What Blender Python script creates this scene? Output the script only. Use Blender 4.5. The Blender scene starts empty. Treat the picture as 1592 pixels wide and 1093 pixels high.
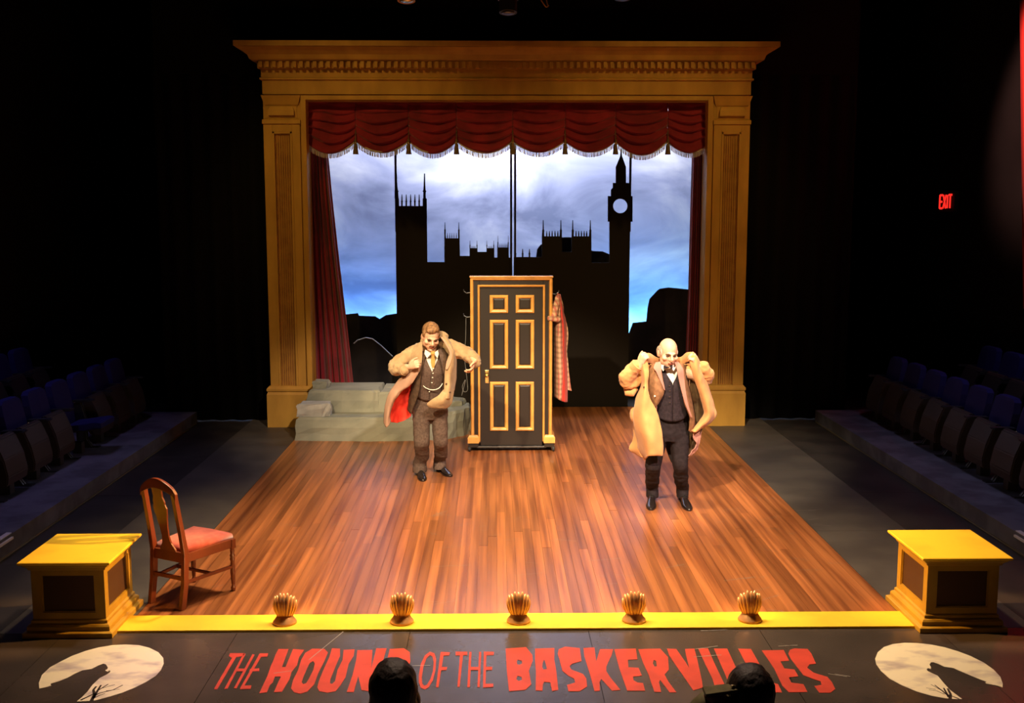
import bpy, bmesh, math, random
from mathutils import Vector, Matrix, noise
random.seed(7)
S = bpy.context.scene
COL = S.collection
R = math.radians
# ------------------------------------------------------------------ camera
CAM = Vector((-.175, 0, 3.0)); TH = R(7.25); YW = R(.9); FPX = 1659.0
FW = Vector((math.sin(YW)*math.cos(TH), math.cos(YW)*math.cos(TH), -math.sin(TH)))
RT = Vector((math.cos(YW), -math.sin(YW), 0)); UP = RT.cross(FW)
cd = bpy.data.cameras.new('camera'); cam = bpy.data.objects.new('camera', cd); COL.objects.link(cam)
cd.sensor_width = 36; cd.lens = FPX/1592*36; cd.clip_end = 100
cam.matrix_world = Matrix.Translation(CAM) @ Matrix((RT, UP, -FW)).transposed().to_4x4()
S.camera = cam
# ------------------------------------------------------------------ world, exposure
w = bpy.data.worlds.new('world'); S.world = w; w.use_nodes = True
w.node_tree.nodes['Background'].inputs[0].default_value = (.5, .4, .5, 1)
w.node_tree.nodes['Background'].inputs[1].default_value = .004
S.view_settings.view_transform = 'Standard'; S.view_settings.look = 'None'
S.view_settings.exposure = 0.0; S.view_settings.gamma = 1.0; S.view_settings.use_curve_mapping = False
# ------------------------------------------------------------------ the theatre's lamps
def lamp(kind, name, loc, tgt, power, col, size=.3, size_y=None, cone=40, blend=.5, spread=180):
    d = bpy.data.lights.new(name, kind); o = bpy.data.objects.new(name, d); COL.objects.link(o)
    d.energy = power; d.color = col
    if kind == 'AREA':
        d.size = size; d.spread = R(spread)
        if size_y: d.shape = 'RECTANGLE'; d.size_y = size_y
    elif kind == 'SPOT': d.spot_size = R(cone); d.spot_blend = blend; d.shadow_soft_size = size
    else: d.shadow_soft_size = size
    o.location = loc
    o.rotation_euler = (Vector(tgt)-Vector(loc)).to_track_quat('-Z', 'Y').to_euler()
    return o
WARM = (1, .74, .42); AMB = (1, .60, .22)
# front of house spotlights, lensed on the acting area
lamp('SPOT', 'front_spotlight', (-3.6, 2.6, 7.6), (-.9, 11.9, 1.4), 6800, WARM, .12, cone=22, blend=.6)
lamp('SPOT', 'front_spotlight', (2.2, 2.6, 7.6), (-.7, 11.7, 1.4), 4200, (1, .80, .58), .12, cone=20, blend=.6)
lamp('SPOT', 'front_spotlight', (4.2, 2.6, 7.6), (1.55, 10.8, 1.3), 6000, (1, .72, .62), .12, cone=19, blend=.6)
lamp('SPOT', 'front_spotlight', (-1.2, 2.6, 7.6), (1.55, 10.8, 1.4), 9000, (1, .80, .52), .12, cone=18, blend=.6)
lamp('SPOT', 'front_spotlight', (0, 2.4, 7.8), (.15, 12.6, 1.4), 2700, WARM, .12, cone=20, blend=.7)
# overhead wash above the forestage and the boards
lamp('SPOT', 'overhead_spotlight', (-1.5, 9.7, 7.6), (-.9, 9.2, 0), 2700, WARM, .25, cone=56, blend=.9)
lamp('SPOT', 'overhead_spotlight', (1.5, 9.7, 7.6), (.9, 9.2, 0), 2400, WARM, .25, cone=56, blend=.9)
lamp('SPOT', 'overhead_spotlight', (0, 12.6, 7.4), (0, 11.0, 0), 350, AMB, .25, cone=58, blend=.9)
lamp('SPOT', 'overhead_spotlight', (0, 9.2, 7.6), (0, 6.9, 0), 1800, (1, .70, .50), .25, cone=72, blend=.8)
lamp('SPOT', 'pedestal_spotlight', (4.6, 8.8, 5.0), (-3.15, 7.68, .36), 6000, (1, .52, .16), .1, cone=8, blend=.35)
lamp('SPOT', 'pedestal_spotlight', (-4.6, 8.8, 5.0), (3.15, 7.68, .36), 6000, (1, .52, .16), .1, cone=8, blend=.35)
# ochre wash on the arch
lamp('SPOT', 'arch_spotlight', (-4.4, 9.0, 8.2), (-1.6, 15.1, 2.0), 620, (1, .64, .16), .2, cone=44, blend=.6)
lamp('SPOT', 'arch_spotlight', (4.4, 9.0, 8.2), (1.6, 15.1, 2.0), 620, (1, .64, .16), .2, cone=44, blend=.6)
lamp('SPOT', 'curtain_spotlight', (2.6, 9.5, 6.6), (-2.5, 15.6, .9), 420, (1, .5, .4), .1, cone=16, blend=.8)
# cyclorama battens above and behind the ground row
lamp('AREA', 'cyc_batten', (0, 18.0, 5.7), (0, 19.0, 3.7), 235, (.80, .83, 1), 7.4, .25)
lamp('AREA', 'cyc_batten', (0.2, 17.9, 5.2), (0.2, 19.0, 4.1), 90, (.9, .9, 1), 1.8, .25)
lamp('AREA', 'cyc_ground_batten', (-2.6, 18.3, .5), (-2.6, 19.0, 1.5), 70, (.12, .42, 1), 2.0, .2)
lamp('AREA', 'cyc_ground_batten', (2.4, 18.3, .5), (2.4, 19.0, 1.5), 90, (.12, .48, 1), 1.6, .2)
# blue house lights over the side seats, faint purple on the left wall
lamp('SPOT', 'house_light', (-5.6, 11.0, 6.5), (-5.6, 11.3, 0), 200, (.50, .40, 1), .5, cone=90, blend=1)
lamp('SPOT', 'house_light', (5.6, 11.0, 6.5), (5.6, 11.3, 0), 190, (.62, .56, 1), .5, cone=90, blend=1)
lamp('SPOT', 'purple_spotlight', (-2.2, 9.0, 7.0), (-2.15, 7.0, 0), 420, (.5, .22, 1), .2, cone=16, blend=1)
lamp('SPOT', 'added_banner_spot', (2.8, 11.6, 7.6), (6.95, 13.9, 4.7), 4200, (1, .5, .4), .1, cone=30, blend=.6)  # unseen spot added only to brighten the red banner

# ------------------------------------------------------------------ pixel helpers used only to read real positions
def ray(px, py): return FW + RT*((px-796)/FPX) - UP*((py-546.5)/FPX)
def fl(px, py, z=0.0):
    d = ray(px, py); return CAM + d*((z-CAM.z)/d.z)
def pl(px, py, Y):
    d = ray(px, py); return CAM + d*((Y-CAM.y)/d.y)

# ------------------------------------------------------------------ materials
MATS = {}
def mat(name, col, rough=.6, metal=0., spec=.5, vary=0., scale=8., bump=0., bscale=60., emit=0., ecol=None, col2=None, stretch=None, sheen=0., objvar=0., lo=.4, hi=.6, detail=5, world=False):
    if name in MATS: return MATS[name]
    m = bpy.data.materials.new(name); m.use_nodes = True; MATS[name] = m
    nt = m.node_tree; N = nt.nodes; L = nt.links; b = N['Principled BSDF']
    b.inputs['Base Color'].default_value = (*col, 1); b.inputs['Roughness'].default_value = rough
    b.inputs['Metallic'].default_value = metal; b.inputs['Specular IOR Level'].default_value = spec
    if sheen: b.inputs['Sheen Weight'].default_value = sheen
    if emit:
        b.inputs['Emission Color'].default_value = (*(ecol or col), 1); b.inputs['Emission Strength'].default_value = emit
    tc = N.new('ShaderNodeTexCoord'); src = tc.outputs['Object'] if not world else N.new('ShaderNodeNewGeometry').outputs['Position']
    if stretch:
        mp = N.new('ShaderNodeMapping'); mp.inputs['Scale'].default_value = stretch; L.new(src, mp.inputs['Vector']); src = mp.outputs[0]
    cur = None
    if vary or col2:
        n = N.new('ShaderNodeTexNoise'); n.inputs['Scale'].default_value = scale; n.inputs['Detail'].default_value = detail
        L.new(src, n.inputs['Vector'])
        rp = N.new('ShaderNodeMapRange'); rp.inputs[1].default_value = lo; rp.inputs[2].default_value = hi; L.new(n.outputs[0], rp.inputs[0])
        mx = N.new('ShaderNodeMix'); mx.data_type = 'RGBA'
        c2 = col2 or tuple(c*(1-vary) for c in col)
        mx.inputs[6].default_value = (*col, 1); mx.inputs[7].default_value = (*c2, 1)
        L.new(rp.outputs[0], mx.inputs[0]); cur = mx.outputs[2]
    if objvar:
        oi = N.new('ShaderNodeObjectInfo'); mr = N.new('ShaderNodeMapRange')
        mr.inputs[3].default_value = 1-objvar; mr.inputs[4].default_value = 1+objvar; L.new(oi.outputs['Random'], mr.inputs[0])
        hs = N.new('ShaderNodeHueSaturation'); L.new(mr.outputs[0], hs.inputs['Value'])
        if cur: L.new(cur, hs.inputs['Color'])
        else: hs.inputs['Color'].default_value = (*col, 1)
        cur = hs.outputs[0]
    if cur: L.new(cur, b.inputs['Base Color'])
    if bump:
        n2 = N.new('ShaderNodeTexNoise'); n2.inputs['Scale'].default_value = bscale; n2.inputs['Detail'].default_value = 4
        L.new(src, n2.inputs['Vector'])
        bp = N.new('ShaderNodeBump'); bp.inputs['Strength'].default_value = bump; bp.inputs['Distance'].default_value = .01
        L.new(n2.outputs[0], bp.inputs['Height']); L.new(bp.outputs[0], b.inputs['Normal'])
    return m
def plaid(name, c1, c2, c3, sc):
    m = mat(name, c1, .9); nt = m.node_tree; N = nt.nodes; L = nt.links; b = N['Principled BSDF']
    tc = N.new('ShaderNodeTexCoord'); sp = N.new('ShaderNodeSeparateXYZ'); L.new(tc.outputs['Object'], sp.inputs[0])
    def stripe(out, s):
        a = N.new('ShaderNodeMath'); a.operation = 'MULTIPLY'; a.inputs[1].default_value = s; L.new(out, a.inputs[0])
        f = N.new('ShaderNodeMath'); f.operation = 'FRACT'; L.new(a.outputs[0], f.inputs[0])
        g = N.new('ShaderNodeMath'); g.operation = 'GREATER_THAN'; g.inputs[1].default_value = .55; L.new(f.outputs[0], g.inputs[0]); return g.outputs[0]
    ad = N.new('ShaderNodeMath'); ad.operation = 'ADD'; L.new(sp.outputs[0], ad.inputs[0]); L.new(sp.outputs[1], ad.inputs[1])
    s1 = stripe(ad.outputs[0], sc); s2 = stripe(sp.outputs[2], sc)
    m1 = N.new('ShaderNodeMix'); m1.data_type = 'RGBA'; m1.inputs[6].default_value = (*c1, 1); m1.inputs[7].default_value = (*c2, 1); L.new(s1, m1.inputs[0])
    m2 = N.new('ShaderNodeMix'); m2.data_type = 'RGBA'; m2.inputs[7].default_value = (*c3, 1); L.new(m1.outputs[2], m2.inputs[6])
    h = N.new('ShaderNodeMath'); h.operation = 'MULTIPLY'; h.inputs[1].default_value = .55; L.new(s2, h.inputs[0]); L.new(h.outputs[0], m2.inputs[0])
    L.new(m2.outputs[2], b.inputs['Base Color']); return m

WOOD = mat('varnished_boards', (.36, .128, .042), .30, spec=.5, col2=(.17, .052, .018), scale=1.6, stretch=(12, .32, 1), bump=.06, bscale=8, objvar=.30, lo=.38, hi=.66, world=True)
BLACKFLOOR = mat('black_painted_floor', (.074, .055, .045), .26, spec=.5, col2=(.046, .036, .030), scale=2.0, bump=.05, bscale=5, objvar=.06, world=True, lo=.35, hi=.7)
BANDFLOOR = mat('grey_spill_floor', (.085, .072, .060), .5, spec=.4, col2=(.06, .05, .044), scale=2, bump=.05, bscale=6, objvar=.04, world=True)  # paler than the side panels: light spill beside the boards put into the colour
SIDEFLOOR = mat('dark_side_floor', (.040, .033, .028), .5, spec=.4, col2=(.024, .020, .018), scale=2.4, bump=.05, bscale=6, objvar=.08, world=True)
SCRATCH = mat('pale_scratch', (.32, .28, .24), .7)
YELLOW = mat('yellow_paint', (.84, .56, .03), .55, spec=.3, col2=(.80, .48, .025), scale=2.5)
OCHRE = mat('ochre_marbled_paint', (.54, .29, .05), .6, spec=.3, col2=(.36, .18, .03), scale=4, stretch=(1, 1, .35), lo=.3, hi=.75)
OCHREDK = mat('darker_ochre_paint', (.34, .15, .034), .65, spec=.3, col2=(.25, .10, .024), scale=7)
PEDB = mat('pedestal_gold_paint', (.42, .25, .022), .5, spec=.3, col2=(.35, .20, .018), scale=3)
PANELBR = mat('brown_panel_paint', (.07, .032, .012), .55, spec=.3)
RED = mat('red_velvet', (.25, .010, .024), .75, spec=.2, sheen=.3, vary=.35, scale=3)
FRINGE = mat('cream_fringe', (.62, .52, .42), .8, vary=.3, scale=40)
TASS = mat('bronze_tassel', (.17, .10, .035), .7, vary=.4, scale=50)
BLACK = mat('black_cutout_paint', (.012, .009, .008), .8, spec=.2)
HILL = mat('slate_cutout_paint', (.045, .040, .044), .85, spec=.1, vary=.4, scale=2)
PALE = mat('pale_edge', (.5, .52, .56), .6)
DRAPE = mat('black_drape', (.006, .005, .005), .9, spec=.1)
WALL = mat('black_wall', (.010, .008, .008), .9, spec=.1, vary=.3, scale=1)
ROCK = mat('painted_rock', (.27, .27, .22), .85, spec=.2, col2=(.20, .205, .175), scale=2.2, bump=.25, bscale=6)
ROCKB = mat('pale_painted_rock', (.38, .37, .36), .85, spec=.2, col2=(.29, .28, .27), scale=3, bump=.25, bscale=8)
DOORBK = mat('black_door_paint', (.018, .012, .009), .45, spec=.4)
GOLD = mat('gold_moulding_paint', (.74, .36, .085), .38, spec=.5, vary=.2, scale=6)
BRASS = mat('brass', (.8, .62, .3), .25, metal=1)
STEEL = mat('dark_steel', (.12, .12, .12), .35, metal=.9)
RUBBER = mat('rubber', (.02, .02, .02), .7)
CHAIRW = mat('mahogany', (.19, .042, .016), .3, spec=.5, vary=.3, scale=5, stretch=(1, 1, .3))
CUSH = mat('rose_velvet', (.52, .10, .065), .85, sheen=.4, col2=(.42, .06, .04), scale=14)
COPPER = mat('copper_gilt', (.90, .46, .17), .42, metal=.3)
REDPAINT = mat('red_floor_paint', (.60, .055, .03), .5, spec=.3, vary=.18, scale=5)
MOON = mat('cream_moon_paint', (.92, .80, .54), .55, spec=.3, col2=(.48, .38, .34), scale=3.4, stretch=(1, 1.8, 1), lo=.48, hi=.68, detail=3)
CARPET = mat('blue_grey_carpet', (.16, .155, .18), .95, spec=.1, vary=.35, scale=3, bump=.3, bscale=150)
SEATBK = mat('blue_seat_fabric', (.015, .015, .11), .9, spec=.2)
SEATPAN = mat('brown_seat_pan', (.038, .028, .025), .6, spec=.3)
SEATFR = mat('seat_frame_black', (.02, .02, .022), .5)
WHITE = mat('white_nosing', (.8, .75, .75), .5)
SKIN = mat('skin', (.74, .43, .29), .5, spec=.4, vary=.12, scale=20)
SHIRT = mat('white_shirt', (.8, .76, .68), .8)
MOUTH = mat('lip', (.26, .055, .04), .5)
DARKEYE = mat('dark_eye', (.10, .055, .04), .4)
SHOE = mat('black_leather', (.018, .013, .013), .22, spec=.6)
EXITRED = mat('exit_red', (.8, .02, .02), .4, emit=1.0, ecol=(1, .03, .02))
BANNER = mat('red_banner', (.62, .02, .012), .8)
BULB = mat('lamp_glow', (1, .8, .5), .4, emit=14, ecol=(1, .75, .4))
CABLE = mat('cable_black', (.015, .015, .015), .6)

# ------------------------------------------------------------------ mesh helpers
class MB:
    def __init__(s): s.V = []; s.F = []
    def add(s, vs, fs):
        n = len(s.V); s.V += [Vector(v) for v in vs]; s.F += [tuple(i+n for i in f) for f in fs]; return s
    def box(s, x0, x1, y0, y1, z0, z1):
        return s.add([(x0,y0,z0),(x1,y0,z0),(x1,y1,z0),(x0,y1,z0),(x0,y0,z1),(x1,y0,z1),(x1,y1,z1),(x0,y1,z1)],
                     [(3,2,1,0),(4,5,6,7),(0,1,5,4),(1,2,6,5),(2,3,7,6),(3,0,4,7)])
    def loft(s, rings, caps=True, closed=True):
        n = len(rings[0]); vs = [p for r in rings for p in r]; fs = []
        for i in range(len(rings)-1):
            for j in range(n if closed else n-1):
                k = (j+1) % n; fs.append((i*n+j, i*n+k, (i+1)*n+k, (i+1)*n+j))
        if caps and closed:
            fs.append(tuple(range(n))[::-1]); fs.append(tuple((len(rings)-1)*n+j for j in range(n)))
        return s.add(vs, fs)
    def tube(s, pts, rad, n=10, flat=1., ref=None):
        pts = [Vector(p) for p in pts]; rings = []
        if not isinstance(rad, (list, tuple)): rad = [rad]*len(pts)
        u = None
        for i, p in enumerate(pts):
            t = (pts[min(i+1, len(pts)-1)]-pts[max(i-1, 0)])
            t = t.normalized() if t.length > 1e-9 else Vector((0, 0, 1))
            if u is None:
                a = Vector(ref) if ref else (Vector((0, 0, 1)) if abs(t.z) < .9 else Vector((1, 0, 0)))
                u = (a - t*a.dot(t)).normalized()
            else:
                u = (u - t*u.dot(t)); u = u.normalized() if u.length > 1e-6 else t.orthogonal().normalized()
            v = t.cross(u)
            rings.append([p + u*math.cos(2*math.pi*k/n)*rad[i]*flat + v*math.sin(2*math.pi*k/n)*rad[i] for k in range(n)])
        return s.loft(rings)
    def limb(s, pts, rad, n=14):                 # tube with round ends and interpolated radii
        P = []; Q = []
        for i in range(len(pts)-1):
            a, b = Vector(pts[i]), Vector(pts[i+1])
            for k in range(6): P.append(a.lerp(b, k/6)); Q.append(rad[i]+(rad[i+1]-rad[i])*k/6)
        P.append(Vector(pts[-1])); Q.append(rad[-1])
        for _ in range(3):
            P = [P[0]]+[(P[i-1]+P[i]*2+P[i+1])/4 for i in range(1, len(P)-1)]+[P[-1]]
        s.tube(P, Q, n); s.ball(P[0], (Q[0]*.98,)*3); s.ball(P[-1], (Q[-1]*.98,)*3); return s
    def ball(s, c, r, M=None, nu=14, nv=9):
        c = Vector(c); rings = []
        for i in range(1, nv):
            a = math.pi*i/nv
            rings.append([Vector((r[0]*math.sin(a)*math.cos(2*math.pi*j/nu), r[1]*math.sin(a)*math.sin(2*math.pi*j/nu), r[2]*math.cos(a))) for j in range(nu)])
        vs = [v for rr in rings for v in rr] + [Vector((0, 0, r[2])), Vector((0, 0, -r[2]))]
        if M: vs = [M @ v for v in vs]
        n = len(vs); fs = []
        for i in range(nv-2):
            for j in range(nu):
                k = (j+1) % nu; fs.append((i*nu+j, (i+1)*nu+j, (i+1)*nu+k, i*nu+k))
        for j in range(nu):
            k = (j+1) % nu; fs.append((n-2, j, k)); fs.append((n-1, (nv-2)*nu+k, (nv-2)*nu+j))
        return s.add([v+c for v in vs], fs)
    def lathe(s, prof, c=(0, 0, 0), n=20, axis='z', flat=1.):
        c = Vector(c); rings = []
        for r, h in prof:
            ring = []
            for k in range(n):
                a = 2*math.pi*k/n; p = Vector((r*math.cos(a), r*math.sin(a)*flat, h))
                if axis == 'y': p = Vector((p.x, -p.z, p.y))
                if axis == 'x': p = Vector((p.z, p.y, -p.x))
                ring.append(c+p)
            rings.append(ring)
        return s.loft(rings)
    def prism(s, poly, y0, y1, plane='xz', holes=()):          # polygon with holes extruded
        me = flat_fill([poly]+list(holes)); vs, tr, loops = me
        n = len(vs)
        def P(p, h):
            return (p[0], h, p[1]) if plane == 'xz' else ((p[0], p[1], h) if plane == 'xy' else (h, p[0], p[1]))
        V = [P(v, y0) for v in vs]+[P(v, y1) for v in vs]; F = []
        for t in tr: F.append(tuple(t)); F.append(tuple(i+n for i in reversed(t)))
        for lp in loops:
            for i in range(len(lp)):
                a, b = lp[i], lp[(i+1) % len(lp)]; F.append((a, b, b+n, a+n))
        return s.add(V, F)
    def mould(s, x0, x1, y0, y1, prof):           # square plan profile swept round a box
        rings = [[(x0-o, y0-o, z), (x1+o, y0-o, z), (x1+o, y1+o, z), (x0-o, y1+o, z)] for o, z in prof]
        return s.loft(rings)
    def grid(s, rows, closed=False):
        n = len(rows[0]); return s.loft(rows, caps=False, closed=closed)
    def mesh(s, name):
        me = bpy.data.meshes.new(name); me.from_pydata([tuple(v) for v in s.V], [], s.F); me.validate(); me.update(); return me
def flat_fill(loops):
    from mathutils.geometry import tessellate_polygon
    L3 = [[Vector((p[0], p[1], 0)) for p in lp] for lp in loops]
    vs = [(p.x, p.y) for lp in L3 for p in lp]; tr = tessellate_polygon(L3)
    out = []; k = 0
    for lp in L3: out.append(list(range(k, k+len(lp)))); k += len(lp)
    return vs, tr, out
def recalc(me):
    b = bmesh.new(); b.from_mesh(me); bmesh.ops.recalc_face_normals(b, faces=b.faces); b.to_mesh(me); b.free()
def obj(name, mb, m, parent=None, smooth=False, bevel=0, origin=None, thick=0, sub=0, fix=True):
    me = mb.mesh(name) if isinstance(mb, MB) else mb
    if origin is not None and parent is None:
        o3 = Vector(origin)
        for v in me.vertices: v.co -= o3
    if fix: recalc(me)
    if bevel:
        b = bmesh.new(); b.from_mesh(me)
        bmesh.ops.bevel(b, geom=[e for e in b.edges if len(e.link_faces) == 2 and e.calc_face_angle(0) > .5], offset=bevel, segments=2, profile=.6, affect='EDGES', clamp_overlap=True)
        b.to_mesh(me); b.free()
    o = bpy.data.objects.new(name, me); COL.objects.link(o)
    if origin is not None and parent is None: o.location = Vector(origin)
    me.materials.clear(); me.materials.append(m)
    if parent is not None:
        o.parent = parent
        pw = parent
        off = Vector((0, 0, 0))
        while pw is not None: off += pw.location; pw = pw.parent
        if off.length and not getattr(mb, 'local', False):
            for v in me.vertices: v.co -= off
    if smooth: me.polygons.foreach_set('use_smooth', [True]*len(me.polygons))
    if thick:
        md = o.modifiers.new('thickness', 'SOLIDIFY'); md.thickness = thick; md.offset = 0
    if sub:
        md = o.modifiers.new('subdivision', 'SUBSURF'); md.levels = sub; md.render_levels = sub
    return o
def tag(o, label=None, cat=None, group=None, kind=None):
    if label: o['label'] = label
    if cat: o['category'] = cat
    if group: o['group'] = group
    if kind: o['kind'] = kind
    return o
def empty(name, loc, label, cat, group=None):
    o = bpy.data.objects.new(name, None); COL.objects.link(o); o.location = Vector(loc); o.empty_display_size = .1
    return tag(o, label, cat, group)
def copy_tree(o, parent=None):
    c = o.copy(); COL.objects.link(c); c.parent = parent
    for ch in list(o.children): copy_tree(ch, c)
    return c
def remesh(mb, vox, smooth=2, wr=0, wscale=9):
    me = mb.mesh('t'); recalc(me)
    o = bpy.data.objects.new('t', me); COL.objects.link(o)
    md = o.modifiers.new('r', 'REMESH'); md.mode = 'VOXEL'; md.voxel_size = vox
    if smooth:
        sm = o.modifiers.new('s', 'SMOOTH'); sm.iterations = smooth; sm.factor = .5
    dg = bpy.context.evaluated_depsgraph_get(); me2 = bpy.data.meshes.new_from_object(o.evaluated_get(dg))
    bpy.data.objects.remove(o)
    if wr:
        nn = [v.normal.copy() for v in me2.vertices]
        for v, n in zip(me2.vertices, nn):
            v.co += n*wr*(noise.noise(v.co*wscale)+.5*noise.noise(v.co*wscale*2.3)+.9*(.4-abs(noise.noise(Vector((v.co.x, v.co.y, v.co.z*1.6))*wscale*1.3))))
    return me2
def cr(P, t):                                    # Catmull-Rom through a list of vectors
    n = len(P)-1; x = t*n; i = min(int(x), n-1); f = x-i
    p0 = P[max(i-1, 0)]; p1 = P[i]; p2 = P[i+1]; p3 = P[min(i+2, n)]
    return ((p1*2)+(p2-p0)*f+(p0*2-p1*5+p2*4-p3)*f*f+(p1*3-p0-p2*3+p3)*f*f*f)*.5
def sheet(rows, nu=16, nv=30, wr=.006, ws=12):
    rr = [[cr(r, j/nu) for j in range(nu+1)] for r in rows]; out = []
    for i in range(nv+1):
        out.append([cr([r[j] for r in rr], i/nv) for j in range(nu+1)])
    if wr:
        for row in out:
            for p in row:
                q = Vector((p.x, p.y, p.z*.35)); d = noise.noise(q*ws)*wr*1.5+(.5-abs(noise.noise(q*ws*1.7)))*wr*1.3+noise.noise(q*ws*3.5)*wr*.4; p.y -= d; p.x += d*.5
    return MB().grid(out)

# ------------------------------------------------------------------ floor
floor = tag(obj('floor', MB().box(-7.4, 7.4, -1, 20.6, -.3, -.022), SIDEFLOOR), 'black theatre stage floor', None, kind='structure')
floor['kind'] = 'structure'
NC = 70; WX = 2.89; pw_ = 2*WX/NC; y0w, y1w = 7.765, 16.62
bounds = [0, .0]
for c in range(NC):
    cuts = sorted([y0w + (y1w-y0w)*(k+random.uniform(-.32, .32))/4 for k in (1, 2, 3)])
    ys = [y0w]+cuts+[y1w]
    for a, b in zip(ys[:-1], ys[1:]):
        m = MB().box(-pw_/2+.0006, pw_/2-.0006, 0, b-a-.0015, -.022, random.uniform(-.0006, .0006))
        me = m.mesh('plank'); me.materials.append(WOOD)
        o = bpy.data.objects.new('plank', me); COL.objects.link(o); o.parent = floor
        o.location = (-WX+(c+.5)*pw_, a, 0)
def panel(x0, x1, y0, y1, m, z=0):
    g = .002
    p = MB().box(0, x1-x0-2*g, 0, y1-y0-2*g, -.022, z); me = p.mesh('floor_panel'); me.materials.append(m)
    o = bpy.data.objects.new('floor_panel', me); COL.objects.link(o); o.parent = floor; o.location = (x0+g, y0+g, 0)
xb = [-7.2, -4.7, -3.3, -2.05, -.8, .5, 1.75, 3.05, 4.6, 7.2]
for a, b in zip(xb[:-1], xb[1:]): panel(a, b, 5.0, 7.46, BLACKFLOOR, -.002)
for a, b in zip(xb[:-1], xb[1:]): panel(a, b, 2.6, 5.0, BLACKFLOOR, -.002)
for s in (-1, 1):
    for a, b in ((7.46, 9.9), (9.9, 12.34), (12.34, 15.3), (15.3, 16.62)):
        x0, x1 = sorted((s*2.892, s*3.78)); panel(x0, x1, a, b, BANDFLOOR, -.001)
    for a, b in ((7.46, 9.0), (9.0, 11.32), (11.32, 13.2), (13.2, 15.5)):
        x0, x1 = sorted((s*3.78, s*4.51)); panel(x0, x1, a, b, SIDEFLOOR, -.002)
# scratches and gaffer marks
sc = MB()
def scr(px, py, L, a, wd=.004):
    p = fl(px, py); dx, dy = math.cos(a)*L/2, math.sin(a)*L/2; nx, ny = -math.sin(a)*wd, math.cos(a)*wd
    z = .0012
    sc.add([(p.x-dx-nx, p.y-dy-ny, z), (p.x+dx-nx, p.y+dy-ny, z), (p.x+dx+nx, p.y+dy+ny, z), (p.x-dx+nx, p.y-dy+ny, z)], [(0, 1, 2, 3)])
for px, py, L, a in [(684,798,.22,.9),(690,800,.2,-.6),(676,802,.16,.1),(425,880,.08,.3),(858,718,.1,1.9),(919,741,.12,0),(800,660,.05,1),(640,655,.06,0),(1110,980,.2,.1),(1098,1007,.18,.3),(1100,1020,.2,.15),(1310,1050,.1,-.4),(1225,1004,.14,.1),(512,1000,.6,1.25),(440,1045,.12,.3),(655,1035,.12,0),(1302,1050,.12,-.4),(905,655,.1,.3),(600,720,.1,.1),(940,870,.3,.2),(700,880,.35,.1),(1050,880,.2,.5),(1150,900,.3,.3),(880,840,.2,-.3)]:
    scr(px, py, L, a, .0028)
for i in range(70):
    scr(random.uniform(300, 1300), random.uniform(770, 950), random.uniform(.05, .25), random.uniform(-.6, .6), .0014)
tag(obj('scuff_mark', sc, SCRATCH, floor, fix=False), kind='stuff')

# ------------------------------------------------------------------ room shell
def struct(name, mb, m): return tag(obj(name, mb, m), kind='structure')
struct('wall_left', MB().box(-7.3, -7.1, -1, 20.6, -.02, 9), WALL)
struct('wall_right', MB().box(7.1, 7.3, -1, 20.6, -.02, 9), WALL)
struct('wall_back', MB().box(-7.1, 7.1, 20.4, 20.6, -.02, 9), WALL)
struct('wall_front', MB().box(-7.3, 7.3, -1.2, -1, -.02, 9), WALL)
struct('ceiling', MB().box(-7.3, 7.3, -1.2, 20.6, 9, 9.2), WALL)
for s, nm in ((-1, 'left'), (1, 'right')):
    m = MB(); xs = sorted((s*4.52, s*7.1)); m.box(xs[0], xs[1], 5.2, 15.36, -.02, .17)
    xs = sorted((s*5.75, s*7.1)); m.box(xs[0], xs[1], 5.2, 15.36, .17, .36)
    struct('trim_'+('1' if s < 0 else '2'), m, CARPET)['label'] = 'carpeted seating riser %s of the stage' % nm
    rz = bpy.data.objects['trim_'+('1' if s < 0 else '2')]; xs = sorted((s*4.508, s*4.52)); obj('edge_strip', MB().box(xs[0], xs[1], 5.2, 15.3, -.01, .012), mat('worn_edge', (.16, .13, .09), .6), rz)
# ------------------------------------------------------------------ black masking drapes beside the arch
def drape(s):
    rows = []
    for z in (0.0, 8.9):
        r = []
        for k in range(161):
            t = k/160; L = t*6.4
            if L < 1.9: x, y = 3.15+L, 15.62; nx, ny = 0, 1
            else: x, y = 5.05, 15.62+L-1.9; nx, ny = 1, 0
            d = .035*math.sin(L*22); r.append(Vector((s*(x+nx*d), y+ny*d, z)))
        rows.append(r)
    return MB().grid(rows)
tag(obj('masking_drape', drape(-1), DRAPE, origin=(-4, 15.6, 0), smooth=True, thick=.01), 'black masking drape left of the ochre arch', 'drape', 'black masking drapes')
tag(obj('masking_drape', drape(1), DRAPE, origin=(4, 15.6, 0), smooth=True, thick=.01), 'black masking drape right of the ochre arch', 'drape', 'black masking drapes')
hd = MB().box(-5.0, 5.0, 15.58, 15.66, 5.0, 8.9)
tag(obj('header_drape', hd, DRAPE, origin=(0, 15.6, 5)), 'black header drape above the ochre arch', 'drape')

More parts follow.
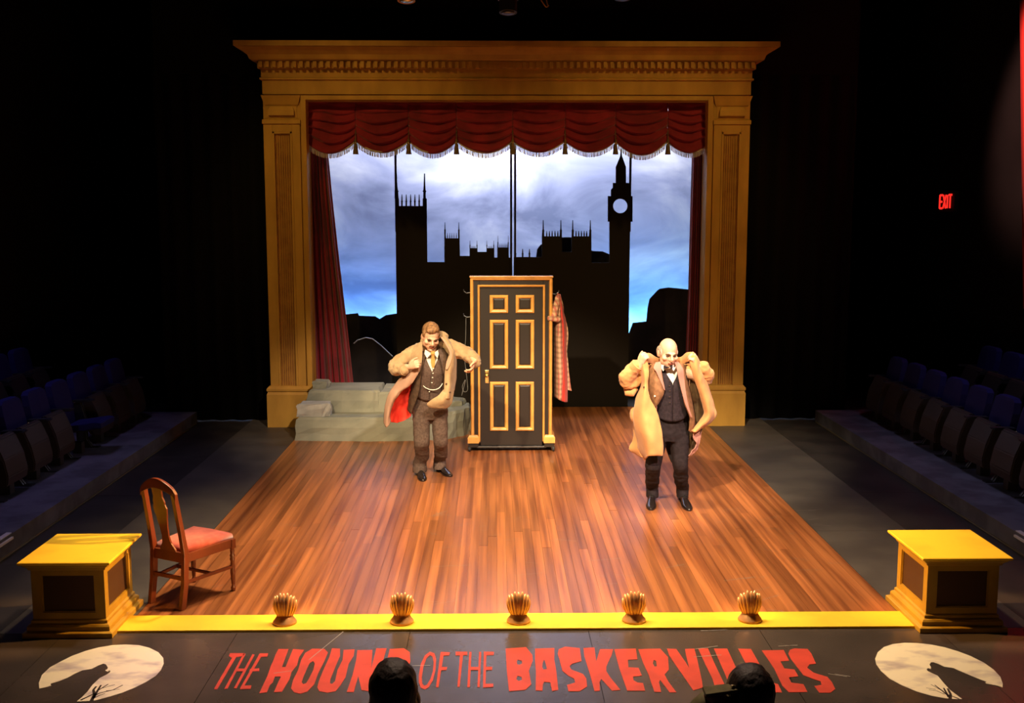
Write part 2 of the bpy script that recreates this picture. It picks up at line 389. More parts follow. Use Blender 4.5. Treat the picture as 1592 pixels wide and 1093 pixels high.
# ------------------------------------------------------------------ cyclorama
CY = 19.0
me = MB().box(-4.6, 4.6, CY, CY+.02, 0, 6.4)
SKY = bpy.data.materials.new('painted_clouds'); SKY.use_nodes = True
nt = SKY.node_tree; N = nt.nodes; L = nt.links; b = N['Principled BSDF']; b.inputs['Roughness'].default_value = .95; b.inputs['Specular IOR Level'].default_value = .1
tc = N.new('ShaderNodeTexCoord'); mp = N.new('ShaderNodeMapping'); mp.inputs['Scale'].default_value = (.55, 1, 1.0); mp.inputs['Location'].default_value = (3.1, 0, 1.7)
L.new(tc.outputs['Object'], mp.inputs[0]); nz = N.new('ShaderNodeTexNoise'); nz.inputs['Scale'].default_value = .95; nz.inputs['Detail'].default_value = 7; nz.inputs['Roughness'].default_value = .52; nz.inputs['Distortion'].default_value = .5
L.new(mp.outputs[0], nz.inputs['Vector']); cr_ = N.new('ShaderNodeValToRGB'); e = cr_.color_ramp.elements
e[0].position = .36; e[0].color = (.24, .27, .40, 1); e[1].position = .68; e[1].color = (.92, .92, .95, 1); x = e.new(.5); x.color = (.46, .49, .66, 1)
L.new(nz.outputs[0], cr_.inputs[0]); L.new(cr_.outputs[0], b.inputs['Base Color'])
tag(obj('sky_backdrop', me, SKY, origin=(0, CY, 0)), 'painted cloudy sky backdrop glowing blue white behind the silhouettes', 'backdrop')

# ------------------------------------------------------------------ skyline cutouts
def spike(xc, base, top, w_):
    h = base-top
    return [(xc-w_, base), (xc-w_, base-h*.35), (xc-w_*1.5, base-h*.40), (xc-w_*.9, base-h*.45), (xc-w_*.35, top), (xc+w_*.35, top), (xc+w_*.9, base-h*.45), (xc+w_*1.5, base-h*.40), (xc+w_, base-h*.35), (xc+w_, base)]
def spikes(xs, base, top, w_): return [p for x in xs for p in spike(x, base, top, w_)]
def tower(xc, base, top, w_):
    h = base-top
    return [(xc-w_, base), (xc-w_, base-h*.3), (xc-w_*1.2, base-h*.34), (xc-w_*.6, base-h*.45), (xc-w_*.3, top), (xc+w_*.3, top), (xc+w_*.6, base-h*.45), (xc+w_*1.2, base-h*.34), (xc+w_, base-h*.3), (xc+w_, base)]
F7 = lambda L_: [(590+x/5.465, 230+y/5.465) for x, y in L_]
F8 = lambda L_: [(780+x/3.3125, 230+y/3.3125) for x, y in L_]
def flat(polypx, Y, th=.03, bottom=True, holes=()):
    pts = [pl(x, y, Y) for x, y in polypx]; P = [(p.x, p.z) for p in pts]
    if bottom: P = [(P[0][0], -.022)] + P + [(P[-1][0], -.022)]
    H = [[(pl(x, y, Y).x, pl(x, y, Y).z) for x, y in h] for h in holes]
    return MB().prism(P, Y, Y+th, holes=H)
YF = 16.72
left = F7([(133, 430), (128, 430), (128, 375), (133, 310), (136, 215), (147, 215), (150, 310), (155, 360), (163, 368), (158, 375), (160, 428), (163, 430), (165, 493)] + spikes((190, 227, 264, 300, 337), 493, 395, 6)
          + [(367, 493), (367, 430), (372, 428), (372, 375), (365, 368), (372, 360), (375, 310), (378, 217), (386, 217), (388, 310), (391, 360), (399, 368), (392, 375), (392, 428), (401, 430), (406, 970), (551, 970), (551, 735)]
          + tower(556, 735, 632, 6) + [(565, 768)] + spikes((578, 597, 615, 633, 652), 768, 722, 3) + [(668, 768), (668, 735)] + tower(674, 735, 632, 6) + [(683, 918), (765, 918), (765, 852)] + tower(769, 850, 788, 4)[1:]
          + [(773, 852)] + spikes((783, 793, 803, 813), 852, 832, 2) + [(825, 852)] + tower(828, 850, 788, 4)[1:] + [(833, 884), (909, 884), (909, 852)] + tower(912, 850, 788, 4)[1:] + [(917, 852)] + spikes((927, 937, 947, 957), 852, 832, 2)
          + [(967, 852)] + tower(971, 850, 788, 4)[1:] + [(976, 932), (1001, 932), (1001, 842)] + tower(1006, 840, 745, 4)[1:] + [(1012, 846)] + spikes((1022, 1035, 1048, 1060, 1072, 1084), 846, 812, 2.5) + [(1089, 846)] + tower(1094, 840, 745, 4)[1:] + [(1099, 932), (1128, 932)])
def clean(P):
    out = []
    for p in P:
        if not out or (abs(p[0]-out[-1][0])+abs(p[1]-out[-1][1])) > .02: out.append(p)
    return out
pol = clean(left)
fl_l = tag(obj('skyline_cutout', flat(pol, YF), BLACK, origin=(-.9, YF, 0)), 'left black palace skyline flat with the tall square pinnacled tower', 'cutout', 'two halves of the palace skyline')
right = F8([(62, 562)] + spikes((71, 108, 143), 562, 520, 4) + [(207, 563), (207, 455)] + tower(214, 455, 372, 5)[1:] + [(222, 455)] + spikes((232, 246, 260, 275, 289), 455, 427, 3) + [(298, 455)] + tower(305, 455, 372, 5)[1:]
           + [(311, 536), (360, 536), (360, 455)] + tower(366, 455, 372, 5)[1:] + [(373, 455)] + spikes((383, 397, 411, 425, 438), 455, 427, 3) + [(450, 455)] + tower(457, 455, 372, 5)[1:]
           + [(463, 592), (555, 592), (555, 380), (547, 380), (547, 248), (563, 248), (563, 215), (573, 205), (573, 180), (588, 180), (588, 98), (611, 42), (614, 5), (617, 5), (620, 42), (640, 98), (640, 180), (655, 180), (660, 248), (674, 248), (674, 380), (662, 380), (658, 600), (655, 900)])
hole = [(780+(611+37*math.cos(a))/3.3125, 230+(299+37*math.sin(a))/3.3125) for a in [2*math.pi*k/40 for k in range(40)]]
fl_r = tag(obj('skyline_cutout', flat(clean(right), YF, holes=[hole]), BLACK, origin=(.9, YF, 0)), 'right black palace skyline flat with the round faced clock tower', 'cutout', 'two halves of the palace skyline')
for par, px in ((fl_l, 615.6), (fl_l, 794.6), (fl_r, 800.8), (fl_r, 979.5)):
    z0 = pl(px, 405 if 700 < px < 900 else 320, YF).z; x = pl(px, 300, YF).x
    obj('hanging_pole', MB().box(x-.016, x+.016, YF-.02, YF+.012, z0-.4, 8.9), BLACK, par)
bars = MB()
for k in range(4): bars.box(-1.66, -.03, YF+.031, YF+.07, .2+k*.5, .25+k*.5)
obj('brace', bars, BLACK, fl_l)
bars = MB()
for k in range(4): bars.box(.05, 1.8, YF+.031, YF+.07, .2+k*.5, .25+k*.5)
obj('brace', bars, BLACK, fl_r)
def hill(poly, Y, label, ox):
    o = tag(obj('rock_cutout', flat(poly, Y, .03), HILL, origin=(ox, Y, 0)), label, 'cutout', 'rocky ground row flats'); return o
hill([(470, 493), (536, 489), (556, 487), (558, 491), (583, 492), (590, 496), (600, 490), (622, 487), (640, 489)], 17.6, 'dark rocky ridge flat behind the left red curtain', -2.4)
hl = hill([(520, 560), (545, 540), (556, 529), (569, 525), (579, 527), (592, 537), (610, 554), (625, 575)], 17.2, 'low black hill flat with a pale edge behind the stone ledge', -2.2)
obj('pale_edge', MB().tube([pl(x, y, 17.19) for x, y in [(550, 534), (556, 529), (569, 525), (579, 527), (592, 537), (610, 554)]], .010, 6), PALE, hl)
hill([(965, 530), (978, 518), (984, 502), (1005, 500), (1007, 480), (1010, 465), (1022, 452), (1026, 449), (1040, 447), (1070, 450), (1120, 455)], 17.6, 'dark rocky cliff flat beside the right red curtain', 2.7)
hill([(833, 405), (835, 388), (840, 381), (850, 376), (862, 372), (872, 369), (888, 369), (900, 372), (912, 388), (924, 390.5), (937, 391), (949, 396), (952, 405)], 17.6, 'dark boulder flat showing between the palace towers', .9)

# ------------------------------------------------------------------ red side curtains
def curtain(inner, xo_top, xo_bot, label, s):
    rows = []; NV = 24; NU = 90
    Y = 15.5
    zt = 4.6
    ed = [pl(x, y, Y) for x, y in inner]
    for i in range(NV+1):
        z = zt*(1-i/NV)
        if z >= ed[0].z: xi = ed[0].x + (ed[0].x-ed[1].x)*(z-ed[0].z)/(ed[0].z-ed[1].z)*.3
        elif z <= ed[-1].z: xi = ed[-1].x
        else:
            for a, b_ in zip(ed[:-1], ed[1:]):
                if b_.z <= z <= a.z: xi = a.x+(b_.x-a.x)*(a.z-z)/(a.z-b_.z)
        xo = xo_top + (xo_bot-xo_top)*i/NV
        row = []
        for j in range(NU+1):
            t = j/NU; ph = t*2*math.pi*6.5
            d = .045*math.sin(ph+.6*math.sin(t*5+i*.08))+.015*math.sin(ph*2.3+1)
            row.append(Vector((xo+(xi-xo)*t, Y+.02+d, z)))
        rows.append(row)
    o = tag(obj('side_curtain', MB().grid(rows), RED, origin=(xo_bot, Y, 0), smooth=True, thick=.008), label, 'curtain', 'red velvet side curtains')
    hem = MB().tube([(r.x, r.y-.03, r.z) for r in [rows[-1][j] + Vector((0, 0, .03)) for j in range(0, NU+1, 3)]], .02, 6)
    obj('hem', hem, RED, o)
    return o
curtain([(509, 235), (515, 300), (526, 400), (537, 490), (548, 588), (553, 640)], -2.86, -2.86, 'red velvet curtain slanting inward behind the left pilaster', -1)
curtain([(1077, 238), (1074, 340), (1071, 450), (1067, 548), (1064, 600), (1062, 640)], 2.86, 2.86, 'red velvet curtain hanging beside the right pilaster', 1)

# ------------------------------------------------------------------ proscenium arch
arch = empty('proscenium_arch', (0, 15.1, 0), 'ochre marbled proscenium arch with dentil cornice framing the stage picture', 'arch')
Y0, Y1 = 15.1, 15.42; XO, XI = 3.38, 2.785
zz = lambda py, Y=15.1: pl(790, py, Y).z
ztop = zz(63, 14.77)
e_ = MB().mould(-XO, XO, Y0, Y1, [(-.03, zz(157)), (-.03, zz(147)), (0, zz(147)), (0, zz(126)), (.03, zz(124.5)), (.03, zz(122)), (0.01, zz(121)), (0.01, zz(108)), (.05, zz(107.5)), (.05, zz(97)),
     (.12, zz(96)), (.14, zz(92, 14.95)), (.16, zz(85, 14.93)), (.22, zz(78, 14.87)), (.29, zz(73, 14.8)), (.29, zz(72, 14.8)), (.31, zz(71, 14.76)), (.31, ztop), (.1, ztop+.01)])
ent = obj('entablature', e_, OCHRE, arch)
obj('dentil_band', MB().box(-XO-.04, XO+.04, Y0-.058, Y0-.045, zz(107.3), zz(97.2)), OCHRE, ent)
for k in range(74):
    x = -XO-.04+(2*XO+.08)*(k+.5)/74
    d = MB().box(x-.024, x+.024, Y0-.12, Y0-.055, zz(107), zz(97.5)); obj('dentil', d, OCHRE, ent)
obj('architrave_strip', MB().box(-XI-.01, XI+.01, Y0-.03, Y0-.001, zz(156), zz(149)), OCHRE, arch, bevel=.006)
for s in (-1, 1):
    X = lambda a, b_: sorted((s*a, s*b_))
    sh = MB(); xs = X(XI, XO)
    zc = zz(149); zb = zz(603)
    sh.box(xs[0], xs[1], Y0+.02, Y1, 0, zc)
    pil = obj('pilaster', sh, OCHRE, arch)
    # stiles round the recessed fluted panel
    st = MB(); zp1 = zz(205); zp0 = zz(600)
    xa = X(XO, XO-.12); st.box(xa[0], xa[1], Y0-.01, Y0+.02, zp0, zp1+.1)
    xa = X(XI+.09, XI+.2); st.box(xa[0], xa[1], Y0-.01, Y0+.02, zp0, zp1+.1)
    xa = X(XI+.2, XO-.12); st.box(xa[0], xa[1], Y0-.01, Y0+.02, zp1, zp1+.1)
    obj('pilaster_frame', st, OCHRE, pil, bevel=.004)
    ins = MB(); xa = X(XI, XI+.07); ins.box(xa[0], xa[1], Y0-.03, Y0+.02, zb, zc); obj('inner_strip', ins, OCHRE, pil, bevel=.006)
    fr = MB()
    x0, x1 = XI+.2, XO-.12
    for a, b_ in ((x0, x0+.03), (x1-.03, x1)):
        xa = X(a, b_); fr.box(xa[0], xa[1], Y0-.02, Y0+.02, zp0, zp1)
    xa = X(x0, x1); fr.box(xa[0], xa[1], Y0-.02, Y0+.02, zp1-.03, zp1)
    obj('panel_moulding', fr, OCHRE, pil, bevel=.004)
    fb = MB(); xs = X(x0+.03, x1-.03); nfl = 7
    for k in range(nfl):
        c = xs[0]+(k+.5)*(xs[1]-xs[0])/nfl
        fb.lathe([(.0105, zp0+.02), (.0105, zp1-.05)], (c, Y0+.02, 0), 8)
    obj('fluting', fb, OCHREDK, pil)
    cp = MB(); xa = X(XI+.09, XO)
    cp.mould(xa[0]+.02, xa[1]-.02, Y0-.0, Y0+.03, [(0, zz(194)), (.03, zz(193)), (.03, zz(187)), (0, zz(185)), (-.02, zz(184)), (-.02, zz(166)), (0, zz(163)), (.03, zz(152)), (.04, zz(149))])
    obj('capital', cp, OCHRE, pil)
    xa = X(XI+.19, XO-.1)
    obj('capital_block', MB().mould(xa[0], xa[1], Y0-.01, Y0+.03, [(0, zz(181)), (.025, zz(180)), (.025, zz(172)), (0, zz(166))]), OCHRE, pil)
    xa = X(XI-.02, XO+.03)
    bs = MB().mould(xa[0]+.01, xa[1]-.03, Y0-.03, Y1, [(0.03, 0), (.03, zz(622)), (.03, zz(612)), (.015, zz(608)), (.03, zz(606)), (.03, zz(603)), (.0, zz(599))])
    obj('plinth', bs, OCHRE, pil)
# ------------------------------------------------------------------ swag valance
vx = [474, 554, 636, 710, 797, 878, 956, 1037, 1105]
YV = 15.34
val = empty('valance', (0, YV, 4.6), 'red velvet swagged valance with cream fringe and bronze tassels under the cornice', 'valance')
X7 = [pl(p, 222, YV).x for p in vx]; ZT = pl(790, 150, YV).z; ZK = pl(790, 221, YV).z; SAG = [.17, .16, .17, .165, .15, .15, .19, .16]
for k in range(8):
    x0, x1 = X7[k], X7[k+1]; rows = []; NU, NV = 28, 96
    bot = []
    for i in range(NV+1):
        v = i/NV; row = []
        for j in range(NU+1):
            u = j/NU; x = x0+(x1-x0)*u; cat = 1-(2*u-1)**2
            z = ZT+(ZK-ZT)*v - SAG[k]*cat*v**1.2
            amp = .036*min(1, v*2.2)*(.30+.70*cat)
            ph = v*2*math.pi*6+noise.noise(Vector((u*1.6+k*5, v*2, k)))*3.0
            fq = (ph/(2*math.pi)) % 1; y = YV-.03 - amp*2.4*(fq if fq < .8 else (1-fq)*4) - .05*cat*v + .012*noise.noise(Vector((u*5, v*14, k*3.1)))
            row.append(Vector((x, y, z)))
        rows.append(row)
    sw = obj('swag', MB().grid(rows), RED, val, smooth=True, thick=.006)
    fr = MB(); NS = 46
    for j in range(NS):
        u = (j+.5)/NS; f = u*NU; jj = int(f); a = rows[-1][jj].lerp(rows[-1][min(jj+1, NU)], f-jj)
        h = .062+.006*random.random(); w_ = (x1-x0)/NS*.36; sx = random.uniform(-.006, .006)
        fr.add([(a.x-w_, a.y-.006, a.z+.01), (a.x+w_, a.y-.006, a.z+.01), (a.x+w_+sx, a.y-.008, a.z-h), (a.x-w_+sx, a.y-.008, a.z-h), (a.x, a.y-.014, a.z+.01), (a.x+sx, a.y-.016, a.z-h)], [(0, 4, 5, 3), (4, 1, 2, 5), (1, 0, 3, 2)])
    fr.tube([p+Vector((0, -.008, .012)) for p in rows[-1]], .012, 6)
    obj('fringe', fr, FRINGE, sw)
for k in range(1, 8):
    x = X7[k]; zt_ = ZK+.02; big = 1.12 if k == 4 else 1
    t = MB().lathe([(.004, 0), (.014, -.01), (.022, -.035), (.016, -.055), (.013, -.062), (.021, -.075), (.030, -.13), (.038, -.20), (.040, -.215), (.0, -.216)][:], (x, YV-.09, zt_+.02), 14)
    ts = obj('tassel', t, TASS, val, smooth=True)
    obj('cord', MB().tube([(x, YV-.06, zt_+.14), (x, YV-.09, zt_+.02)], .006, 6), TASS, ts)
    obj('tassel_collar', MB().lathe([(.017, -.053), (.019, -.058), (.017, -.066)], (x, YV-.09, zt_+.02), 12), BRASS, ts)

# ------------------------------------------------------------------ stone ledge built of painted rocks
def blob(poly, z0, z1, inset=.04, top=None, jit=.012, seed=0):
    rnd = random.Random(seed); m = MB(); n = len(poly)
    cx = sum(p[0] for p in poly)/n; cy = sum(p[1] for p in poly)/n
    P = []
    for i in range(n):
        a, b_ = poly[i], poly[(i+1) % n]
        for k in range(4):
            t = k/4; P.append((a[0]+(b_[0]-a[0])*t, a[1]+(b_[1]-a[1])*t))
    rings = []
    for q, f in ((0, 0), (.3, .15), (.6, .25), (.9, .7), (1, 1.3)):
        ring = []
        for (x, y) in P:
            dx, dy = x-cx, y-cy; l = math.hypot(dx, dy); o_ = inset*f
            zt = (top(x, y) if top else z1)
            ring.append(Vector((x-dx/l*o_+rnd.uniform(-jit, jit), y-dy/l*o_+rnd.uniform(-jit, jit), z0+(zt-z0)*q+(rnd.uniform(-jit, jit) if 0 < q < 1 else 0))))
        rings.append(ring)
    m.loft(rings[:], caps=True); return m
ledge = empty('stone_ledge', (-1.7, 14.7, 0), 'low grey green painted stone ledge in two tiers beside the left pilaster', 'stage rock')
zl = pl(560, 648, 14.15).z
zu = pl(560, 607, 14.55).z
obj('lower_stone', blob([(-2.87, 14.12), (-1.9, 14.06), (-1.25, 14.08), (-1.1, 14.14), (-1.12, 15.05), (-2.75, 15.05)], 0, zl, seed=1), ROCK, ledge)
obj('lower_stone', blob([(-1.27, 14.12), (-.9, 14.12), (-.62, 14.40), (-.50, 14.62), (-.52, 15.05), (-1.25, 15.05)], 0, zl+.04, seed=2), ROCK, ledge)
obj('upper_stone', blob([(-2.80, 14.56), (-2.3, 14.50), (-1.85, 14.48), (-1.72, 14.55), (-1.75, 15.34), (-2.72, 15.34)], zl-.05, zu, seed=3, inset=.06), ROCK, ledge)
obj('upper_stone', blob([(-1.82, 14.52), (-1.3, 14.5), (-.95, 14.60), (-.62, 14.75), (-.58, 15.0), (-1.0, 15.34), (-1.8, 15.34)], zl-.05, zu, seed=4, top=lambda x, y: zu-.02-(.16 if x > -.9 else 0), inset=.05), ROCK, ledge)
p0 = pl(463, 650, 14.15)
tag(obj('stone_block', blob([(-2.85, 14.14), (-2.52, 14.16), (-2.40, 14.24), (-2.42, 14.46), (-2.82, 14.46)], zl, zl+.17, seed=5, inset=.02), ROCKB, origin=(-2.6, 14.3, zl)), 'pale grey stone block lying on the lower tier of the ledge', 'stage rock')
tag(obj('stone_block', blob([(-2.73, 14.72), (-2.52, 14.70), (-2.50, 14.95), (-2.72, 14.98)], zu-.01, zu+.10, seed=6, inset=.02), ROCK, origin=(-2.6, 14.85, zu)), 'small dark grey stone on top of the ledge by the curtain', 'stage rock')

# ------------------------------------------------------------------ door unit
DY = 13.42
def dx(px): return pl(px, 600, DY).x
def dz(py): return pl(796, py, DY).z
x_off = lambda px, py: pl(px, py, DY).x
XL, XR = pl(731, 440, DY).x, pl(859, 440, DY).x
ZT_ = dz(431); ZB = dz(690); WD = XR-XL
door = empty('door_unit', ((XL+XR)/2, DY, 0), 'black and gold six panel stage door in a frame on castors', 'door')
def mould_frame(x0, x1, z0, z1, w_, y, d, m, par, name, floor_open=False):
    # mitred frame with a raised bevelled section; x0..x1 outer
    prof = [(0, 0), (0, -d*.6), (w_*.35, -d), (w_*.75, -d*.8), (w_, -.001)]
    mb = MB(); n = 0
    path = [(x0, z0), (x0, z1), (x1, z1), (x1, z0)]
    dirs = [(1, 1), (1, -1), (-1, -1), (-1, 1)]
    rings = []
    for (px_, pz_), (sx, sz) in zip(path, dirs):
        if floor_open: sz = sz if pz_ == z1 else 0
        rings.append([Vector((px_+sx*o, y+dd, pz_+sz*o)) for o, dd in prof] + [Vector((px_+sx*w_, y+.004, pz_+sz*w_)), Vector((px_, y+.004, pz_))])
    if floor_open: mb.loft(rings)
    else: mb.loft(rings+[rings[0]], caps=False)
    return obj(name, mb, m, par)
# casing
case = MB()
case.box(XL+.01, XL+.115, DY+.02, DY+.34, .12, ZT_-.02); case.box(XR-.115, XR-.01, DY+.02, DY+.34, .12, ZT_-.02); case.box(XL+.115, XR-.115, DY+.02, DY+.34, ZT_-.14, ZT_-.02)
cas = obj('door_casing', case, DOORBK, door, bevel=.004)
mould_frame(XL, XR, .13, ZT_, .042, DY+.02, .035, GOLD, cas, 'outer_moulding', True)
xi0, xi1 = pl(742.5, 440, DY).x, pl(847.5, 440, DY).x; zi = dz(443)
mould_frame(xi0, xi1, .13, zi, .028, DY+.02, .028, GOLD, cas, 'inner_moulding', True)
obj('cornice_cap', MB().box(XL-.008, XR+.008, DY-.03, DY+.1, ZT_-.004, ZT_+.014), GOLD, cas, bevel=.004)
for s, xx in ((-1, XL), (1, XR)):
    a, b_ = (xx-.04, xx+.105) if s < 0 else (xx-.105, xx+.04)
    obj('base_block', MB().mould(a+.01, b_-.01, DY-.03, DY+.36, [(0.01, .115), (.01, .185), (0, .195), (-.01, .215)]), GOLD, cas)
    obj('dolly_block', MB().box(a+.01, b_-.01, DY-.02, DY+.36, .06, .115), DOORBK, cas)
    for yy in (DY+.03, DY+.31):
        c = obj('caster', MB().lathe([(0, -.014), (.028, -.014), (.034, -.008), (.034, .008), (.028, .014), (0, .014)], (xx+s*.02, yy-.03 if yy < DY+.1 else yy, .036), 16, axis='x'), RUBBER, door, smooth=False)
        xx += s*.02; yy -= .03 if yy < DY+.1 else 0
        obj('fork', MB().box(xx-.02, xx+.02, yy-.012, yy+.022, .05, .062).box(xx-.02, xx-.016, yy-.01, yy+.01, .03, .06).box(xx+.016, xx+.02, yy-.01, yy+.01, .03, .06), STEEL, c); xx -= s*.02
obj('threshold', MB().box(XL+.07, XR-.07, DY+.0, DY+.2, .045, .07), STEEL, cas, bevel=.004)
# leaf
lx0, lx1 = xi0+.03, xi1-.03; lz0 = .075; lz1 = zi-.03
leaf = obj('door_leaf', MB().box(lx0, lx1, DY+.03, DY+.07, lz0, lz1), DOORBK, door, bevel=.003)
cols = ((761.7, 790), (801.8, 830.3)); rws = ((459, 486.7), (497.6, 573.6), (594, 670))
for (c0, c1) in cols:
    for (r0, r1) in rws:
        a, b_ = pl(c0, 560, DY).x, pl(c1, 560, DY).x; z1, z0 = dz(r0), dz(r1)
        mould_frame(a, b_, z0, z1, .045, DY+.03, .03, GOLD, leaf, 'panel_moulding')
        ip = MB(); ip.loft([[Vector((a+.042+i, DY+.03-d_, z0+.042+i)), Vector((b_-.042-i, DY+.03-d_, z0+.042+i)), Vector((b_-.042-i, DY+.03-d_, z1-.042-i)), Vector((a+.042+i, DY+.03-d_, z1-.042-i))] for i, d_ in ((0, 0), (.02, .008))])
        obj('raised_panel', ip, DOORBK, leaf)
kx = pl(757, 587, DY).x; kz = dz(586)
kp = obj('knob_plate', MB().box(kx-.024, kx+.024, DY+.022, DY+.03, kz-.085, kz+.085), BRASS, leaf, bevel=.004)
obj('knob', MB().lathe([(.008, 0), (.010, .03), (.024, .038), (.028, .052), (.02, .066), (0, .07)], (kx, DY+.022, kz+.025), 16, axis='y'), BRASS, leaf, smooth=True)
for hz in (dz(498), dz(645)):
    obj('hinge', MB().lathe([(.006, -.045), (.006, .045)], (lx1+.006, DY+.026, hz), 8), BRASS, leaf)
obj('back_panel', MB().box(XL+.12, XR-.12, DY+.30, DY+.32, .12, ZT_-.15), BLACK, door)
hooks = []
for (hx, hy, s) in ((XL, 456, -1), (XL, 494, -1), (XR, 458, 1)):
    z = dz(hy); x = hx+s*.0
    hk = MB().tube([(x-s*.01, DY+.16, z), (x+s*.05, DY+.16, z-.01), (x+s*.085, DY+.16, z+.015), (x+s*.09, DY+.16, z+.04)], .007, 8); hk.box(x-.006+s*.0, x+.006, DY+.13, DY+.19, z-.03, z+.03)
    obj('coat_hook', hk, STEEL, cas)
# grey cord dangling from hook on the left side
zc = dz(496); pts = [Vector((XL-.06, DY+.15, zc)), Vector((XL-.065, DY+.15, zc-.25)), Vector((XL-.08, DY+.15, zc-.5)), Vector((XL-.05, DY+.15, zc-.8)), Vector((XL-.045, DY+.14, zc-.93)), Vector((XL-.09, DY+.14, zc-.95)), Vector((XL-.11, DY+.14, zc-.88)), Vector((XL-.07, DY+.14, zc-.8)), Vector((XL-.12, DY+.14, zc-1.0))]
tag(obj('rope', MB().tube([cr(pts, i/60) for i in range(61)], .004, 6), mat('grey_cord', (.12, .12, .12), .8), origin=pts[0]), 'thin grey cord dangling from the coat hook left of the door', 'cord')
# plaid cape on the right
PL = plaid('tan_rose_plaid', (.52, .32, .20), (.42, .13, .10), (.20, .10, .06), 15.0)
LINR = mat('red_lining', (.52, .035, .025), .6, spec=.3, sheen=.2)
cape = empty('hanging_cape', (XR+.1, DY+.16, dz(458)), 'tan and rose plaid cape with red lining hanging from the door frame', 'cape')
Yc = DY+.14
Q = lambda px, py, d=0: pl(px, py, Yc+d)
rows = [[Q(864, 459, .02), Q(867, 457, -.03), Q(870, 460, .03)], [Q(862, 480, .05), Q(869, 481, -.07), Q(876, 482, .04)], [Q(861, 510, .06), Q(868, 512, -.09), Q(875, 514, -.02)], [Q(861, 550, .07), Q(869, 552, -.09), Q(876, 555, -.04)], [Q(861, 590, .08), Q(868, 592, -.09), Q(876, 594, -.05)], [Q(861, 616, .08), Q(868, 621, -.09), Q(874, 624, -.05)]]
obj('cape_front', sheet(rows, 14, 30, .012, 9), PL, cape, smooth=True, thick=.008)
rows = [[Q(866, 456, .0), Q(869, 457, .0), Q(871, 458, .03)], [Q(871, 480, -.05), Q(874, 482, -.04), Q(876, 484, .04)], [Q(874, 512, -.06), Q(877, 515, -.05), Q(880, 514, .05)], [Q(875, 550, -.07), Q(877, 552, -.04), Q(880, 553, .05)], [Q(875, 590, -.08), Q(878, 594, -.05), Q(882, 596, .04)], [Q(873, 623, -.08), Q(878, 625, -.06), Q(882, 625, .04)]]
obj('lining', sheet(rows, 10, 30, .006, 9), LINR, cape, smooth=True, thick=.006)
rows = [[Q(872, 475, .06), Q(874, 478, .07)], [Q(878, 512, .06), Q(883, 516, .07)], [Q(879, 550, .07), Q(881, 552, .08)], [Q(880, 590, .06), Q(886, 592, .07)], [Q(882, 606, .05), Q(889, 608, .06)]]
obj('cape_back', sheet(rows, 8, 24, .01, 9), PL, cape, smooth=True, thick=.008)
obj('cape_sleeve', remesh(MB().limb([Q(866, 462), Q(864, 478, -.08), Q(860, 494, -.12)], [.03, .05, .045]).limb([Q(854, 495, -.14), Q(868, 497, -.12)], [.035, .035]), .01, 2, .008), PL, cape, smooth=True)

